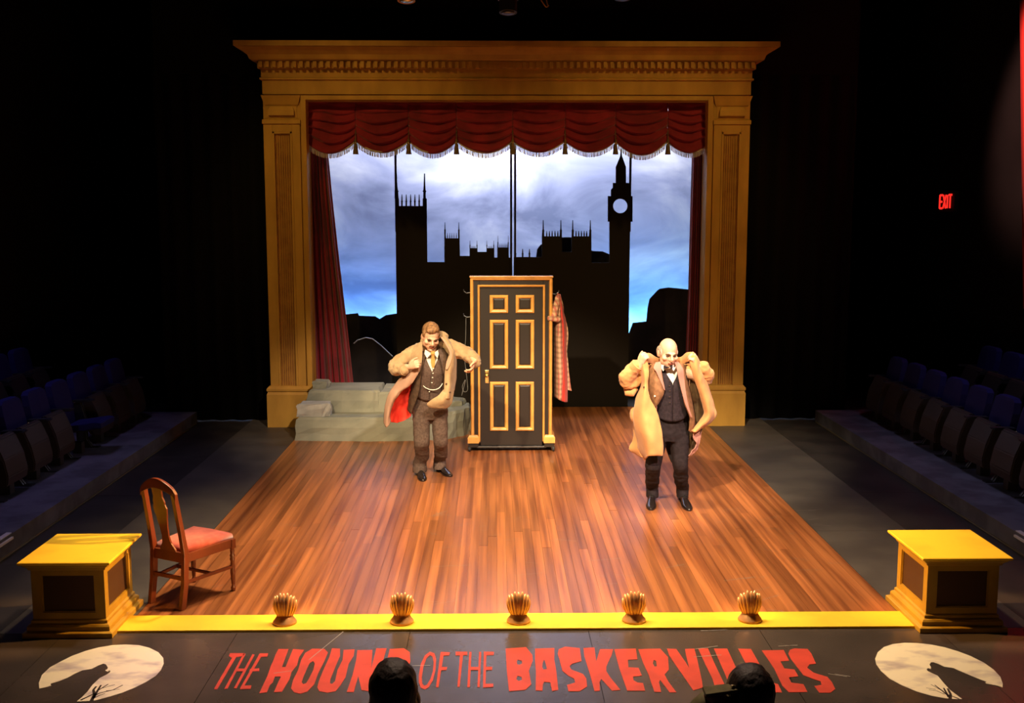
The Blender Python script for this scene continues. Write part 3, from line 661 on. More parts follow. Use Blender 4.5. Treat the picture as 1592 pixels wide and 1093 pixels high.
# ------------------------------------------------------------------ side chair
def make_chair():
    cA = fl(243, 934); cB = fl(291, 945); cC = fl(354, 916)
    # local frame: back legs A (far-left) and B (near), front leg C
    bx = (cB-cA); bw = bx.length; bx.normalize(); fy = (cC-cB); fd = fy.length; fy.normalize()
    # keep it square: depth axis perpendicular to back axis
    perp = Vector((-bx.y, bx.x, 0)); 
    if perp.dot(fy) < 0: perp = -perp
    fy = (perp*.85+fy*.15).normalized()
    o = cA.copy(); o.z = 0
    def W(u, v, z): return o + bx*u + fy*v + Vector((0, 0, z))
    D = fd; Wd = bw; SH = .43
    ch = empty('side_chair', (cA+cB+fy*D)/2, 'mahogany side chair with a rose velvet seat at the front left of the boards', 'chair')
    ch.location = ((cA+cB)/2+fy*D/2); ch.location.z = 0
    fw_ = .05                                  # front is wider
    for u in (0, Wd):
        pts = [(-.05, 0), (-.015, .2), (0, SH), (-.03, .62), (-.085, .93)]
        rings = []
        for i, (v, z) in enumerate(pts):
            a = .018 if i else .017; b_ = .025 if z < .5 else .02
            uu = u + (.0 if z <= SH else (Wd/2-u)*.06*(z-SH)/.5)
            rings.append([W(uu-a, v-b_, z), W(uu+a, v-b_, z), W(uu+a, v+b_, z), W(uu-a, v+b_, z)])
        obj('leg', MB().loft(rings), CHAIRW, ch, bevel=.004)
    prof = [(.012, 0), (.019, .012), (.021, .03), (.013, .045), (.016, .07), (.021, .16), (.016, .24), (.022, .265), (.016, .28), (.022, .295), (.015, .31), (.019, .335), (.013, .345), (.021, .35), (.021, .36)]
    for u in (-fw_, Wd+fw_):
        p = W(u, D, 0); obj('leg', MB().lathe(prof, p, 14), CHAIRW, ch, smooth=True)
    for u in (-fw_, Wd+fw_):
        obj('corner_block', MB().loft([[W(u-.022, D-.022, z), W(u+.022, D-.022, z), W(u+.022, D+.022, z), W(u-.022, D+.022, z)] for z in (.355, SH)]), CHAIRW, ch, bevel=.004)
    def bar(a, b_, z0, z1, th, name='apron'):
        a, b_ = Vector(a), Vector(b_); t = (b_-a).normalized(); n_ = Vector((-t.y, t.x, 0))*th
        obj(name, MB().loft([[p-n_+Vector((0, 0, z0)), p+n_+Vector((0, 0, z0)), p+n_+Vector((0, 0, z1)), p-n_+Vector((0, 0, z1))] for p in (a, b_)]), CHAIRW, ch, bevel=.003)
    bar(W(0, 0, 0), W(Wd, 0, 0), .355, SH+.005, .013); bar(W(-fw_, D, 0), W(Wd+fw_, D, 0), .365, SH, .013)
    bar(W(0, 0, 0), W(-fw_, D, 0), .36, SH, .013); bar(W(Wd, 0, 0), W(Wd+fw_, D, 0), .36, SH, .013)
    bar(W(0, -.02, 0), W(Wd, -.02, 0), .22, .25, .01, 'stretcher')
    bar(W(0, 0, 0), W(-fw_, D, 0), .19, .215, .01, 'stretcher'); bar(W(Wd, 0, 0), W(Wd+fw_, D, 0), .19, .215, .01, 'stretcher')
    bar(W(-.02, D*.55, 0), W(Wd+.02, D*.55, 0), .19, .212, .01, 'stretcher')
    # cushion
    cu = MB(); rings = []
    for i, (k, z) in enumerate(((1, SH-.01), (1.0, SH+.02), (.97, SH+.04), (.85, SH+.055), (.5, SH+.062))):
        u0, u1 = Wd/2-(Wd/2-.005)*k, Wd/2+(Wd/2-.005)*k; v0, v1 = D/2+.01-(D/2-.005)*k, D/2+.01+(D/2+.01)*k; e2 = fw_*k
        rings.append([W(u0, v0, z), W((u0+u1)/2, v0, z), W(u1, v0, z), W(u1+e2*.5, (v0+v1)/2, z), W(u1+e2, v1, z), W((u0+u1)/2, v1+.01, z), W(u0-e2, v1, z), W(u0-e2*.5, (v0+v1)/2, z)])
    obj('seat', cu.loft(rings), CUSH, ch, smooth=True, bevel=.0)
    # arched crest rail
    cr_pts = []
    for i in range(17):
        t = i/16; u = -.02+(Wd+.04)*t; z = .905+.085*math.sin(math.pi*t)**.8-(.012 if t in (0, 1) else 0)
        cr_pts.append((u, z))
    rings = []
    for i, (u, z) in enumerate(cr_pts):
        th = .05+.028*math.sin(math.pi*i/16); vv = -.085-.02*math.sin(math.pi*i/16)
        rings.append([W(u, vv-.014, z-th/2), W(u, vv+.014, z-th/2), W(u, vv+.014, z+th/2), W(u, vv-.014, z+th/2)])
    obj('crest_rail', MB().loft(rings), CHAIRW, ch, bevel=.004)
    hw = [(.43, .085), (.455, .075), (.50, .045), (.56, .035), (.63, .040), (.70, .052), (.76, .066), (.79, .070), (.82, .056), (.84, .060), (.88, .046), (.96, .05)]
    ctr = Wd/2
    poly = [(ctr-h_, z) for z, h_ in hw]+[(ctr+h_, z) for z, h_ in reversed(hw)]
    vs, tr, loops = flat_fill([poly]); n = len(vs)
    vv = lambda z: -.005-.095*max(0, (z-SH))/.5
    V = [W(u, vv(z)-.007, z) for u, z in vs]+[W(u, vv(z)+.007, z) for u, z in vs]
    F_ = [tuple(t) for t in tr]+[tuple(i+n for i in reversed(t)) for t in tr]+[(i, (i+1) % n, (i+1) % n+n, i+n) for i in range(n)]
    obj('splat', MB().add(V, F_), CHAIRW, ch)
make_chair()

# ------------------------------------------------------------------ yellow kerb and pedestals
kb = MB().box(-2.94, 2.92, 7.46, 7.76, -.01, .016)
tag(obj('stage_kerb', kb, YELLOW, origin=(0, 7.6, 0), bevel=.003), 'long bright yellow painted strip along the front edge of the boards', 'trim')
def pedestal(s, label):
    xa, xb_ = (-3.50, -2.98) if s < 0 else (2.955, 3.475)
    ya, yb = 7.42, 7.99
    zt = .56
    tl = pl(34.5, 897, 7.36) if s < 0 else pl(1444, 893.7, 7.3)
    p = empty('pedestal', ((xa+xb_)/2, (ya+yb)/2, 0), label, 'pedestal', 'gold painted box pedestals at the kerb ends')
    core = MB().box(xa+.02, xb_-.02, ya+.02, yb-.02, .1, zt-.05); obj('body', core, PEDB, p)
    # framed faces
    for nm, face in (('front', 0), ('side_in', 1), ('side_out', 2), ('back', 3)):
        mb = MB(); pm = MB(); mo = MB()
        def bx(u0, u1, d0, d1, z0, z1, M):
            if face == 0: M.box(xa+u0, xa+u1, ya-d1+.02, ya-d0+.02, z0, z1)
            elif face == 3: M.box(xa+u0, xa+u1, yb-.02+d0, yb-.02+d1, z0, z1)
            elif (face == 1) == (s < 0): M.box(xb_-.02+d0, xb_-.02+d1, ya+u0, ya+u1, z0, z1)
            else: M.box(xa+.02-d1, xa+.02-d0, ya+u0, ya+u1, z0, z1)
        Lf = (xb_-xa) if face in (0, 3) else (yb-ya); z0, z1 = .12, zt-.06
        e0 = .02 if face in (0, 3) else 0
        bx(e0, .07, 0, .02, z0, z1, mb); bx(Lf-.07, Lf-e0, 0, .02, z0, z1, mb); bx(.07, Lf-.07, 0, .02, z0, z0+.05, mb); bx(.07, Lf-.07, 0, .02, z1-.05, z1, mb)
        fo = obj('panel_frame', mb, PEDB, p)
        bx(.07, .078, 0, .012, z0+.05, z1-.05, mo); bx(Lf-.078, Lf-.07, 0, .012, z0+.05, z1-.05, mo); bx(.078, Lf-.078, 0, .012, z0+.05, z0+.058, mo); bx(.078, Lf-.078, 0, .012, z1-.058, z1-.05, mo)
        obj('bead', mo, PEDB, fo)
        bx(.078, Lf-.078, 0, .004, z0+.058, z1-.058, pm); obj('recessed_panel', pm, PANELBR, fo)
    obj('base_moulding', MB().mould(xa, xb_, ya, yb, [(.06, 0), (.06, .035), (.05, .042), (.035, .047), (.035, .075), (.026, .088), (.012, .096), (.012, .115), (0, .125)]), PEDB, p)
    obj('top_moulding', MB().mould(xa, xb_, ya, yb, [(0, zt-.075), (.012, zt-.07), (.02, zt-.05), (.04, zt-.035), (.045, zt-.02)]), PEDB, p)
    obj('top_slab', MB().mould(xa, xb_, ya, yb, [(.06, zt-.02), (.066, zt-.012), (.066, zt-.002), (.06, zt+.003)]), YELLOW, p)
pedestal(-1, 'yellow topped panelled pedestal at the left end of the kerb')
pedestal(1, 'yellow topped panelled pedestal at the right end of the kerb')

# ------------------------------------------------------------------ shell footlights
def footlight():
    root = bpy.data.objects.new('footlight', None); COL.objects.link(root); root.empty_display_size = .05
    def ob(name, mb, m, par=root, smooth=True):
        me = mb.mesh(name); recalc(me); me.materials.append(m); o = bpy.data.objects.new(name, me); COL.objects.link(o); o.parent = par
        if smooth: me.polygons.foreach_set('use_smooth', [True]*len(me.polygons))
        return o
    ob('base', MB().lathe([(.080, 0), (.084, .006), (.080, .016), (.070, .026), (.058, .046), (.040, .055), (0, .056)], n=28), COPPER)
    NP = 9
    for k in range(NP):
        q = (k-(NP-1)/2)/4; a = R(-90+q*82); ca, sa = math.cos(a), math.sin(a)
        H = .190-.065*q*q+(.008 if k % 2 else 0); rings = []
        for i in range(13):
            t = i/12; r_ = .036+.036*math.sin(min(1, t*1.25)*math.pi*.5)-.006*t*t; z = .024+H*t
            lean = .035*t*t; side_ = .012*q*t
            w_ = (.0065+.0085*math.sin(min(1, t*1.1)*math.pi*.55))*(1 if t < .8 else max(.25, math.sqrt(max(0, 1-((t-.8)/.21)**2))))
            ring = []
            for j in range(8):
                b_ = 2*math.pi*j/8; u = w_*math.cos(b_); v = w_*.62*math.sin(b_)
                ring.append(Vector((ca*(r_+v)-sa*u+side_, sa*(r_+v)+ca*u+.012+lean, z)))
            rings.append(ring)
        ob('petal', MB().loft(rings), COPPER)
    ob('shell_back', MB().grid([[Vector((math.cos(R(-90+q_))*r_, math.sin(R(-90+q_))*r_+.014+.035*t_*t_, .024+.135*t_)) for q_ in range(-80, 81, 20)] for t_, r_ in ((0, .034), (.3, .050), (.6, .062), (1, .066))]), COPPER)
    ob('socket', MB().lathe([(.02, .03), (.02, .07), (.014, .075), (0, .076)], (0, .01, 0)), STEEL)
    ob('bulb', MB().lathe([(.010, .075), (.02, .095), (.024, .115), (.018, .135), (0, .145)], (0, .01, 0)), BULB)
    return root
f0 = footlight(); FX = [445, 625.5, 806, 985.5, 1166]
names = ['leftmost', 'second from the left', 'middle one', 'second from the right', 'rightmost']
for i, px in enumerate(FX):
    o = f0 if i == 0 else copy_tree(f0)
    p = fl(px, 964, .016); o.location = (p.x, 7.60, .016); o.scale = (1.06, 1.06, 1.06); o.rotation_euler.z = 0
    tag(o, 'copper shell footlight on the yellow kerb, %s of the five' % names[i], 'footlight', 'shell footlights along the kerb')
    lamp('SPOT', 'footlight_beam', (p.x, 7.66, .15), (p.x, 10, .55), 9, (1, .68, .3), .03, cone=150, blend=.6)
    lamp('POINT', 'footlight_glow', (p.x, 7.67, .23), (p.x, 10, .55), 3.2, (1, .68, .3), .03)

# ------------------------------------------------------------------ painted lettering
letg = empty('painted_lettering', (0, 6.8, 0), 'red painted words THE HOUND OF THE BASKERVILLES on the black forestage', 'lettering')
A = lambda P: [(330+x/6.368, 990+y/6.368) for x, y in P]
B = lambda P: [(560+x/6.368, 990+y/6.368) for x, y in P]
C3 = lambda P: [(780+x/5.686, 990+y/5.686) for x, y in P]
C4 = lambda P: [(1040+x/5.686, 990+y/5.686) for x, y in P]
def letter(polys, holes=()):
    mb = MB()
    for k, pp in enumerate(polys):
        P = [fl(x, y) for x, y in pp]; H = [[(fl(x, y).x, fl(x, y).y) for x, y in h] for h in holes] if k == 0 else []
        mb.prism([(p.x, p.y) for p in P], -.0015, .0008+.00025*k, plane='xy', holes=H)
    o = obj('letter', mb, REDPAINT, letg)
letter([A([(175,163),(320,163),(318,178),(290,195),(240,200),(232,205),(200,205),(190,208),(165,190)]), A([(200,203),(236,203),(48,522),(20,520),(22,508)])])
letter([A([(310,168),(332,168),(150,515),(118,518)]), A([(398,172),(420,178),(240,512),(212,512)]), A([(232,315),(330,318),(320,342),(220,345)])])
letter([A([(466,170),(480,205),(300,515),(275,512)]), A([(470,166),(553,165),(545,197),(455,203)]), A([(375,320),(465,313),(466,340),(365,345)]), A([(292,485),(388,483),(380,518),(275,522)])])
letter([A([(655,122),(755,122),(690,300),(725,300),(800,122),(910,130),(860,200),(840,280),(785,350),(765,420),(690,545),(610,550),(655,445),(680,395),(620,395),(600,450),(570,480),(540,550),(465,560),(545,390),(580,290),(610,220),(625,180)])])
letter([A([(990,118),(1110,120),(1145,155),(1110,240),(1050,360),(1010,470),(940,545),(870,565),(810,550),(780,510),(800,430),(850,330),(880,230),(920,160)])], [A([(1000,240),(1015,265),(1000,330),(960,410),(930,460),(900,470),(885,450),(905,390),(940,310),(965,260)])])
letter([A([(1185,115),(1265,118),(1265,190),(1210,320),(1170,420),(1165,460),(1185,468),(1215,440),(1240,330),(1290,230),(1300,130),(1410,125),(1400,190),(1350,270),(1320,400),(1270,480),(1220,540),(1140,555),(1060,540),(1040,500),(1055,440),(1100,330),(1160,200)])])
letter([[(555.5,1011),(579,1010.5),(577,1040),(585,1008),(601,1008),(592,1040),(582,1076),(562,1073),(557,1051),(550,1076),(539,1076),(548,1050),(554,1025)]])
letter([[(606,1009),(628,1008),(637,1014),(638,1028),(632,1050),(618,1070),(604,1077),(588,1077),(597,1045)]], [[(618,1030),(622,1034),(617,1052),(609,1062),(606,1058),(611,1040)]])
letter([B([(690,148),(735,165),(752,220),(745,330),(720,430),(680,500),(640,522),(600,505),(580,450),(580,380),(600,270),(640,185)])], [B([(690,180),(715,195),(728,250),(720,340),(695,420),(660,475),(635,485),(615,465),(610,400),(625,300),(655,215)])])
letter([B([(795,155),(830,155),(775,500),(750,500)]), B([(800,150),(888,155),(880,185),(795,188)]), B([(780,300),(862,300),(855,330),(780,335)])])
letter([B([(945,148),(1062,148),(1060,182),(945,185)]), B([(988,180),(1018,180),(985,497),(962,497)])])
letter([B([(1080,150),(1102,150),(1085,500),(1060,500)]), B([(1178,150),(1198,150),(1183,500),(1160,500)]), B([(1078,300),(1185,300),(1185,330),(1078,330)])])
letter([B([(1225,150),(1250,150),(1240,505),(1215,505)]), B([(1225,148),(1325,150),(1322,180),(1230,185)]), B([(1235,298),(1308,298),(1305,330),(1235,330)]), B([(1218,468),(1318,465),(1318,498),(1218,505)])])
letter([C3([(35,105),(215,92),(270,160),(275,210),(240,300),(262,420),(210,470),(65,482),(45,300)])], [C3([(140,202),(178,212),(182,235),(160,248),(138,245),(133,220)]), C3([(140,345),(175,355),(180,380),(150,392),(128,375)])])
letter([C3([(295,105),(465,100),(465,200),(485,320),(500,470),(445,480),(430,405),(375,398),(365,420),(360,478),(300,475),(302,300),(295,200)])], [C3([(375,200),(388,235),(400,285),(368,290),(358,265),(362,230)])])
letter([C3([(560,88),(690,100),(705,215),(620,240),(600,262),(615,290),(720,330),(748,370),(755,440),(690,482),(590,482),(578,425),(650,405),(640,370),(590,345),(535,300),(510,200),(495,150),(505,110)])])
letter([C3([(722,100),(820,95),(835,220),(870,110),(985,110),(970,165),(925,260),(925,305),(960,360),(1050,470),(975,478),(880,372),(865,400),(868,478),(820,480),(780,330),(730,170)])])
letter([C3([(995,110),(1185,105),(1200,200),(1115,205),(1120,270),(1210,275),(1240,345),(1160,352),(1165,385),(1200,405),(1250,410),(1268,478),(1110,478),(1040,280)])])
letter([C3([(1208,110),(1400,105),(1470,180),(1478,290),(1440,335),(1475,400),(1545,492),(1485,492),(1400,380),(1390,400),(1410,490),(1350,488),(1300,340),(1250,230)])], [C3([(1345,205),(1365,215),(1372,260),(1352,265),(1335,235)])])
letter([C4([(-18,105),(65,108),(150,230),(180,280),(150,160),(142,108),(225,105),(250,200),(290,380),(300,450),(215,475),(150,380),(60,250),(5,170)])])
letter([C4([(258,103),(345,103),(400,230),(520,480),(420,490),(385,372),(320,240)])])
letter([C4([(398,105),(515,105),(610,310),(680,420),(760,430),(790,492),(560,492),(500,340)])])
letter([C4([(612,105),(725,108),(800,240),(900,400),(965,420),(1000,492),(830,492),(690,260)])])
letter([C4([(820,120),(1015,118),(1062,212),(985,218),(1020,280),(1110,290),(1145,350),(1060,360),(1080,405),(1190,420),(1225,488),(1060,492),(1000,430),(930,280)])])
letter([C4([(1110,103),(1225,108),(1260,150),(1300,238),(1240,245),(1222,275),(1280,318),(1400,355),(1440,400),(1470,462),(1430,495),(1330,495),(1285,435),(1350,425),(1340,395),(1280,375),(1190,340),(1150,290),(1080,200),(1055,150),(1070,115)])])
# painted moons with howling hound
def moon(tf, outline, brs, label):
    P = [fl(*tf(p)) for p in outline]
    o = tag(obj('painted_moon', MB().prism([(p.x, p.y) for p in P], -.0015, .0008, plane='xy'), MOON, origin=(sum(p.x for p in P)/len(P), sum(p.y for p in P)/len(P), 0)), label, 'painted moon', 'painted moons on the forestage')
    mb = MB()
    for br, w_ in brs:
        pts = [fl(*tf(p)) for p in br]
        for i, (a, b_) in enumerate(zip(pts[:-1], pts[1:])):
            t = (b_-a).normalized(); n_ = Vector((-t.y, t.x, 0)); w0 = w_*(1-i/len(pts)*.6); w1 = w_*(1-(i+1)/len(pts)*.6)
            mb.add([a-n_*w0+Vector((0, 0, .0015)), b_-n_*w1+Vector((0, 0, .0015)), b_+n_*w1+Vector((0, 0, .0015)), a+n_*w0+Vector((0, 0, .0015))], [(0, 1, 2, 3)])
    obj('painted_branch', mb, BLACKFLOOR, o, fix=False)
moon(lambda p: (50+p[0]/7.236, 990+p[1]/7.236), [(80,582),(75,520),(110,430),(200,345),(320,280),(450,215),(600,160),(750,120),(900,95),(1050,88),(1200,95),(1320,125),(1420,175),(1475,240),(1480,300),(1450,370),(1390,440),(1280,510),(1150,575),(1000,635),(850,680),(700,718),(500,730),(560,680),(620,620),(680,540),(760,465),(830,430),(870,405),(882,385),(870,378),(850,392),(820,380),(845,365),(852,345),(830,310),(800,303),(740,325),(670,362),(560,380),(480,415),(400,460),(300,500),(205,530),(215,548),(180,562)],
     [([(668,722),(700,650),(688,600),(722,560)], .011), ([(690,690),(735,610),(775,545)], .009), ([(735,610),(855,535)], .005), ([(790,580),(930,540)], .003), ([(700,665),(760,635),(910,600),(1020,545)], .006), ([(830,612),(985,590)], .003), ([(545,715),(620,680),(700,640)], .008), ([(680,700),(760,660),(820,640)], .004)],
     'cream painted moon with a howling hound silhouette, left of the lettering')
moon(lambda p: (1350+p[0]/6.579, 990+p[1]/6.579), [(70,225),(95,160),(160,105),(250,75),(370,62),(500,65),(640,80),(780,108),(920,150),(1050,200),(1180,265),(1280,335),(1350,410),(1375,480),(1372,518),(1320,500),(1210,480),(1195,468),(1210,460),(1100,420),(960,360),(870,320),(780,308),(720,280),(665,260),(640,262),(625,285),(640,310),(640,330),(610,320),(595,330),(605,350),(650,372),(710,400),(760,460),(830,540),(960,638),(900,640),(800,632),(650,605),(500,562),(350,500),(220,430),(130,350),(80,280)],
     [([(835,635),(842,590),(810,530)], .010), ([(822,620),(800,580),(770,525)], .008), ([(815,605),(750,550),(678,495)], .006), ([(745,548),(640,490)], .003), ([(780,590),(700,555),(620,545)], .003), ([(690,540),(590,525)], .0025), ([(930,638),(860,610),(800,590)], .006)],
     'cream painted moon with a howling hound silhouette, right of the lettering')

# ------------------------------------------------------------------ auditorium seats
def make_seat(down=False):
    root = bpy.data.objects.new('theatre_seat', None); COL.objects.link(root); root.empty_display_size = .1
    def ob(name, mb, m, par=root, bevel=0, smooth=False):
        me = mb.mesh(name); recalc(me)
        if bevel:
            b = bmesh.new(); b.from_mesh(me); bmesh.ops.bevel(b, geom=list(b.edges), offset=bevel, segments=2, affect='EDGES', clamp_overlap=True); b.to_mesh(me); b.free()
        me.materials.append(m); o = bpy.data.objects.new(name, me); COL.objects.link(o); o.parent = par
        if smooth: me.polygons.foreach_set('use_smooth', [True]*len(me.polygons))
        return o
    # faces +x ; width along y
    bk = MB(); rings = []
    for z, x, hw in ((.34, -.215, .24), (.52, -.24, .255), (.72, -.28, .255), (.84, -.305, .235), (.875, -.315, .16)):
        rings.append([Vector((x-.035, -hw, z)), Vector((x+.035, -hw*.94, z)), Vector((x+.045, 0, z)), Vector((x+.035, hw*.94, z)), Vector((x-.035, hw, z)), Vector((x-.05, 0, z))])
    ob('backrest', bk.loft(rings), SEATBK, smooth=False)
    if down: sp = [(-.14, .36), (.02, .38), (.22, .41), (.29, .40), (.29, .34), (.10, .31), (-.12, .30)]
    else: sp = [(-.10, .15), (-.15, .40), (-.15, .58), (-.11, .61), (-.06, .59), (.02, .40), (.055, .22), (.04, .13), (-.02, .11)]
    p = MB().prism(sp, -.235, .235, plane='xz')
    pan = ob('seat', p, SEATPAN if not down else SEATBK, bevel=.012)
    if not down: ob('cushion', MB().prism([(-.145, .2), (-.185, .54), (-.15, .56), (-.11, .2)], -.19, .19, plane='xz'), SEATBK, pan, bevel=.01)
    else: ob('seat_underpan', MB().prism([(-.10, .28), (-.10, .305), (.10, .315), (.25, .345), (.25, .325), (.1, .295)], -.20, .20, plane='xz'), SEATPAN, pan)
    for y in (-.295, .295):
        ar = ob('armrest', MB().prism([(-.24, .56), (-.24, .59), (-.02, .60), (.02, .59), (.0, .57)], y-.025, y+.025, plane='xz'), SEATFR, bevel=.008)
        ob('end_standard', MB().prism([(-.20, 0.01), (-.22, .57), (-.14, .57), (-.09, .36), (-.09, .10), (-.03, .01)], y-.014, y+.014, plane='xz'), SEATFR)
    for y in (-.295, .295): ob('foot', MB().box(-.20, .06, y-.02, y+.02, 0, .012), SEATFR)
    ob('pedestal_post', MB().box(-.13, -.02, -.05, .05, 0, .13), SEATFR)
    ob('bolt', MB().ball((-.10, 0, .612), (.010, .016, .006), nu=8, nv=6), BRASS)
    return root
seatU = make_seat(False); seatD = make_seat(True); usedU = False
ordn = ['nearest', 'second nearest', 'third nearest', 'fourth nearest', 'fifth nearest', 'sixth nearest', 'seventh nearest', 'eighth nearest', 'ninth nearest', 'tenth nearest', 'eleventh nearest']
def seats(side):
    global usedU
    sgn = -1 if side == 'left' else 1
    for row in (0, 1):
        x0 = 5.12 if row == 0 else 6.25; z = .17 if row == 0 else .36
        for k in range(8):
            y = 10.14+k*.635+(.3 if row else 0)
            if row and k > 6: continue
            dn = side == 'left' and row == 0 and k == 4
            if dn: o = seatD
            elif not usedU: o = seatU; usedU = True
            else: o = copy_tree(seatU)
            o.location = (sgn*x0, y, z); o.rotation_euler.z = math.pi if sgn > 0 else 0
            tag(o, ('theatre seat with its seat lowered' if dn else 'folded dark theatre seat') + ' %s of the stage, %s in the %s row' % (side, ordn[k], 'front' if row == 0 else 'back'), 'seat', 'theatre seats %s of the stage' % side)
seats('left'); seats('right')
# white step nosing strips
def nosing(s):
    a = fl(22, 829, .17) if s < 0 else fl(1562, 826, .17)
    p = empty('step_nosing', (s*4.55, a.y-.5, .17), 'white striped step nosing on the carpet edge, %s of the stage' % ('left' if s < 0 else 'right'), 'nosing strip', 'white step nosings')
    xs = sorted((s*4.525, s*4.57)); obj('stripe', MB().box(xs[0], xs[1], a.y-1.1, a.y, .17, .178), WHITE, p)
    xs = sorted((s*4.50, s*4.52)); obj('stripe', MB().box(xs[0], xs[1], a.y-1.1, a.y-.02, .125, .145), WHITE, p)
nosing(-1); nosing(1)

# ------------------------------------------------------------------ exit sign, red banner, hanging spotlights
es = empty('exit_sign', (7.06, 16.6, 0), 'red lit EXIT sign high on the dark right wall', 'sign')
pz = pl(1471, 313, 7.0/ .4215); d = ray(1471, 313); t = (7.04-CAM.x)/d.x; ep = CAM+d*t
es.location = ep
hs = .105; ws = .62
obj('sign_box', MB().box(7.045, 7.099, ep.y-.3, ep.y+.3, ep.z-.17, ep.z+.17), CABLE, es)
def seg(u0, v0, u1, v1, wd):     # u along -y..+y reading from inside the room: left of text is far? reads from stage side
    a = Vector((0, -1*(0), 0)); return (u0, v0, u1, v1, wd)
glyph = {'E': [(0, 0, 0, 1), (0, 1, .8, 1), (0, .5, .7, .5), (0, 0, .8, 0)], 'X': [(0, 0, .85, 1), (0, 1, .85, 0)], 'I': [(.3, 0, .3, 1)], 'T': [(0, 1, .9, 1), (.45, 0, .45, 1)]}
cur = 0
for ch_, adv in (('E', 1.05), ('X', 1.0), ('I', .65), ('T', .95)):
    mb = MB()
    for (u0, v0, u1, v1) in glyph[ch_]:
        k = .125
        # reading direction: screen-right on the right wall is towards the camera (-y)
        a = Vector((7.04, ep.y + .24 - (cur+u0)*k, ep.z-.11+v0*.21)); b_ = Vector((7.04, ep.y + .24 - (cur+u1)*k, ep.z-.11+v1*.21))
        mb.tube([a, b_], .017, 4)
    o = obj('sign_letter', mb, EXITRED, es); cur += adv
# red banner at the near right wall
bt = CAM+ray(1583.5, 0)*((6.95-CAM.x)/ray(1583.5, 0).x); bb = CAM+ray(1591, 480)*((6.95-CAM.x)/ray(1591, 480).x)
mb = MB(); mb.grid([[Vector((6.95+.01*math.sin(k*.9), bt.y+.145-k*.1, bt.z+1.2)) for k in range(16)], [Vector((6.95+.01*math.sin(k*.9), bb.y-k*.1, bb.z)) for k in range(16)]])
tag(obj('red_banner', mb, BANNER, origin=(6.95, bb.y-.7, bb.z), smooth=True, thick=.006, fix=False), 'plain red cloth banner on the right wall at the picture edge', 'banner')
rig = tag(obj('lighting_pipe', MB().tube([(-4.5, 11, 5.50), (4.5, 11, 5.50)], .024, 12), STEEL, origin=(0, 11, 5.5)), 'black pipe hung across the stage above the frame, carrying lamps', 'pipe')
for x in (-3.8, 0.5, 3.8): obj('hanger', MB().tube([(x, 11, 5.5), (x, 11, 9)], .006, 6), STEEL, rig)
def fixture(px, zlow, lab, glow, m):
    x = pl(px, 5, 11).x
    p = empty('stage_spotlight', (x, 11, 5.5), lab, 'spotlight', 'lamps hung at the top of the picture')
    mb = MB(); ax = Vector((.1, -.45, -.9)).normalized(); top = Vector((x, 11.04, zlow+.33)); bot = Vector((x, 10.99, zlow+.03))
    mb.tube([top, top.lerp(bot, .2), top.lerp(bot, .5), top.lerp(bot, .52), bot], [.04, .07, .07, .085, .09], 16)
    obj('housing', mb, m, p)
    obj('lens', MB().ball(bot, (.07, .07, .02), nu=16), BRASS if glow else STEEL, p)
    obj('clamp', MB().box(x-.02, x+.02, 10.96, 11.04, 5.44, 5.54), STEEL, p)
    obj('yoke', MB().box(x-.1, x-.09, 10.98, 11.02, zlow+.15, 5.44).box(x+.09, x+.1, 10.98, 11.02, zlow+.15, 5.44).box(x-.1, x+.1, 10.98, 11.02, 5.43, 5.445), STEEL, p)
fixture(632, 5.09, 'amber tinted stage lamp at the top edge, left of centre', True, OCHREDK)
fixture(790, 4.98, 'black stage spotlight hanging at the top centre', False, CABLE)
fixture(968, 5.12, 'dark stage lamp at the top edge, right of centre', False, CABLE)
cb = [Vector((pl(840, 2, 11).x, 11, 5.5)), pl(850, 2, 11), pl(853, 8, 11), pl(848, 10, 11), pl(838, -6, 11)]
tag(obj('loose_cable', MB().tube([cr(cb, i/24) for i in range(25)], .006, 6), OCHREDK, origin=cb[0]), 'loop of loose cable hanging right of the black spotlight', 'cable')

# ------------------------------------------------------------------ people
COATL = mat('tan_overcoat', (.46, .31, .17), .9, spec=.2, sheen=.2, col2=(.34, .225, .12), scale=7, bump=.15, bscale=90)
COATR = mat('camel_overcoat', (.66, .32, .12), .9, spec=.2, sheen=.2, col2=(.56, .26, .10), scale=5, bump=.15, bscale=90)
FACING = mat('pinkish_facing', (.46, .28, .20), .9, spec=.2)
BROWNJ = mat('dark_brown_jacket', (.085, .05, .032), .9, spec=.2, vary=.3, scale=30)
TANJ = mat('brown_tweed_jacket', (.30, .15, .075), .9, spec=.2, vary=.3, scale=25)
ROSEL = mat('rose_brown_lapel', (.42, .20, .16), .9, spec=.2)
VESTL = mat('brown_grey_waistcoat', (.115, .075, .062), .9, spec=.2, vary=.3, scale=60)
TROUL = mat('brown_grey_tweed', (.125, .085, .070), .9, spec=.2, vary=.3, scale=45)
VESTR = mat('black_waistcoat', (.028, .018, .024), .8, spec=.3, vary=.4, scale=40)
TROUR = mat('black_wool_trousers', (.022, .015, .018), .85, spec=.25, vary=.3, scale=30)
REDLIN = mat('scarlet_coat_lining', (.80, .05, .03), .55, spec=.3, col2=(.62, .03, .02), scale=8)
DARKLIN = mat('dark_satin_lining', (.035, .018, .010), .3, spec=.7, col2=(.10, .06, .03), scale=9, bump=.5, bscale=14)
TIEG = mat('mustard_tie', (.50, .26, .06), .7)
HAIRL = mat('brown_grey_hair', (.30, .15, .06), .7, vary=.5, scale=40, bump=.4, bscale=120)
HAIRR = mat('short_grey_hair', (.50, .38, .30), .8, vary=.4, scale=60)
HAIRD = mat('dark_brown_hair', (.030, .015, .010), .6, vary=.5, scale=40, stretch=(1, 1, .2), bump=.5, bscale=60)
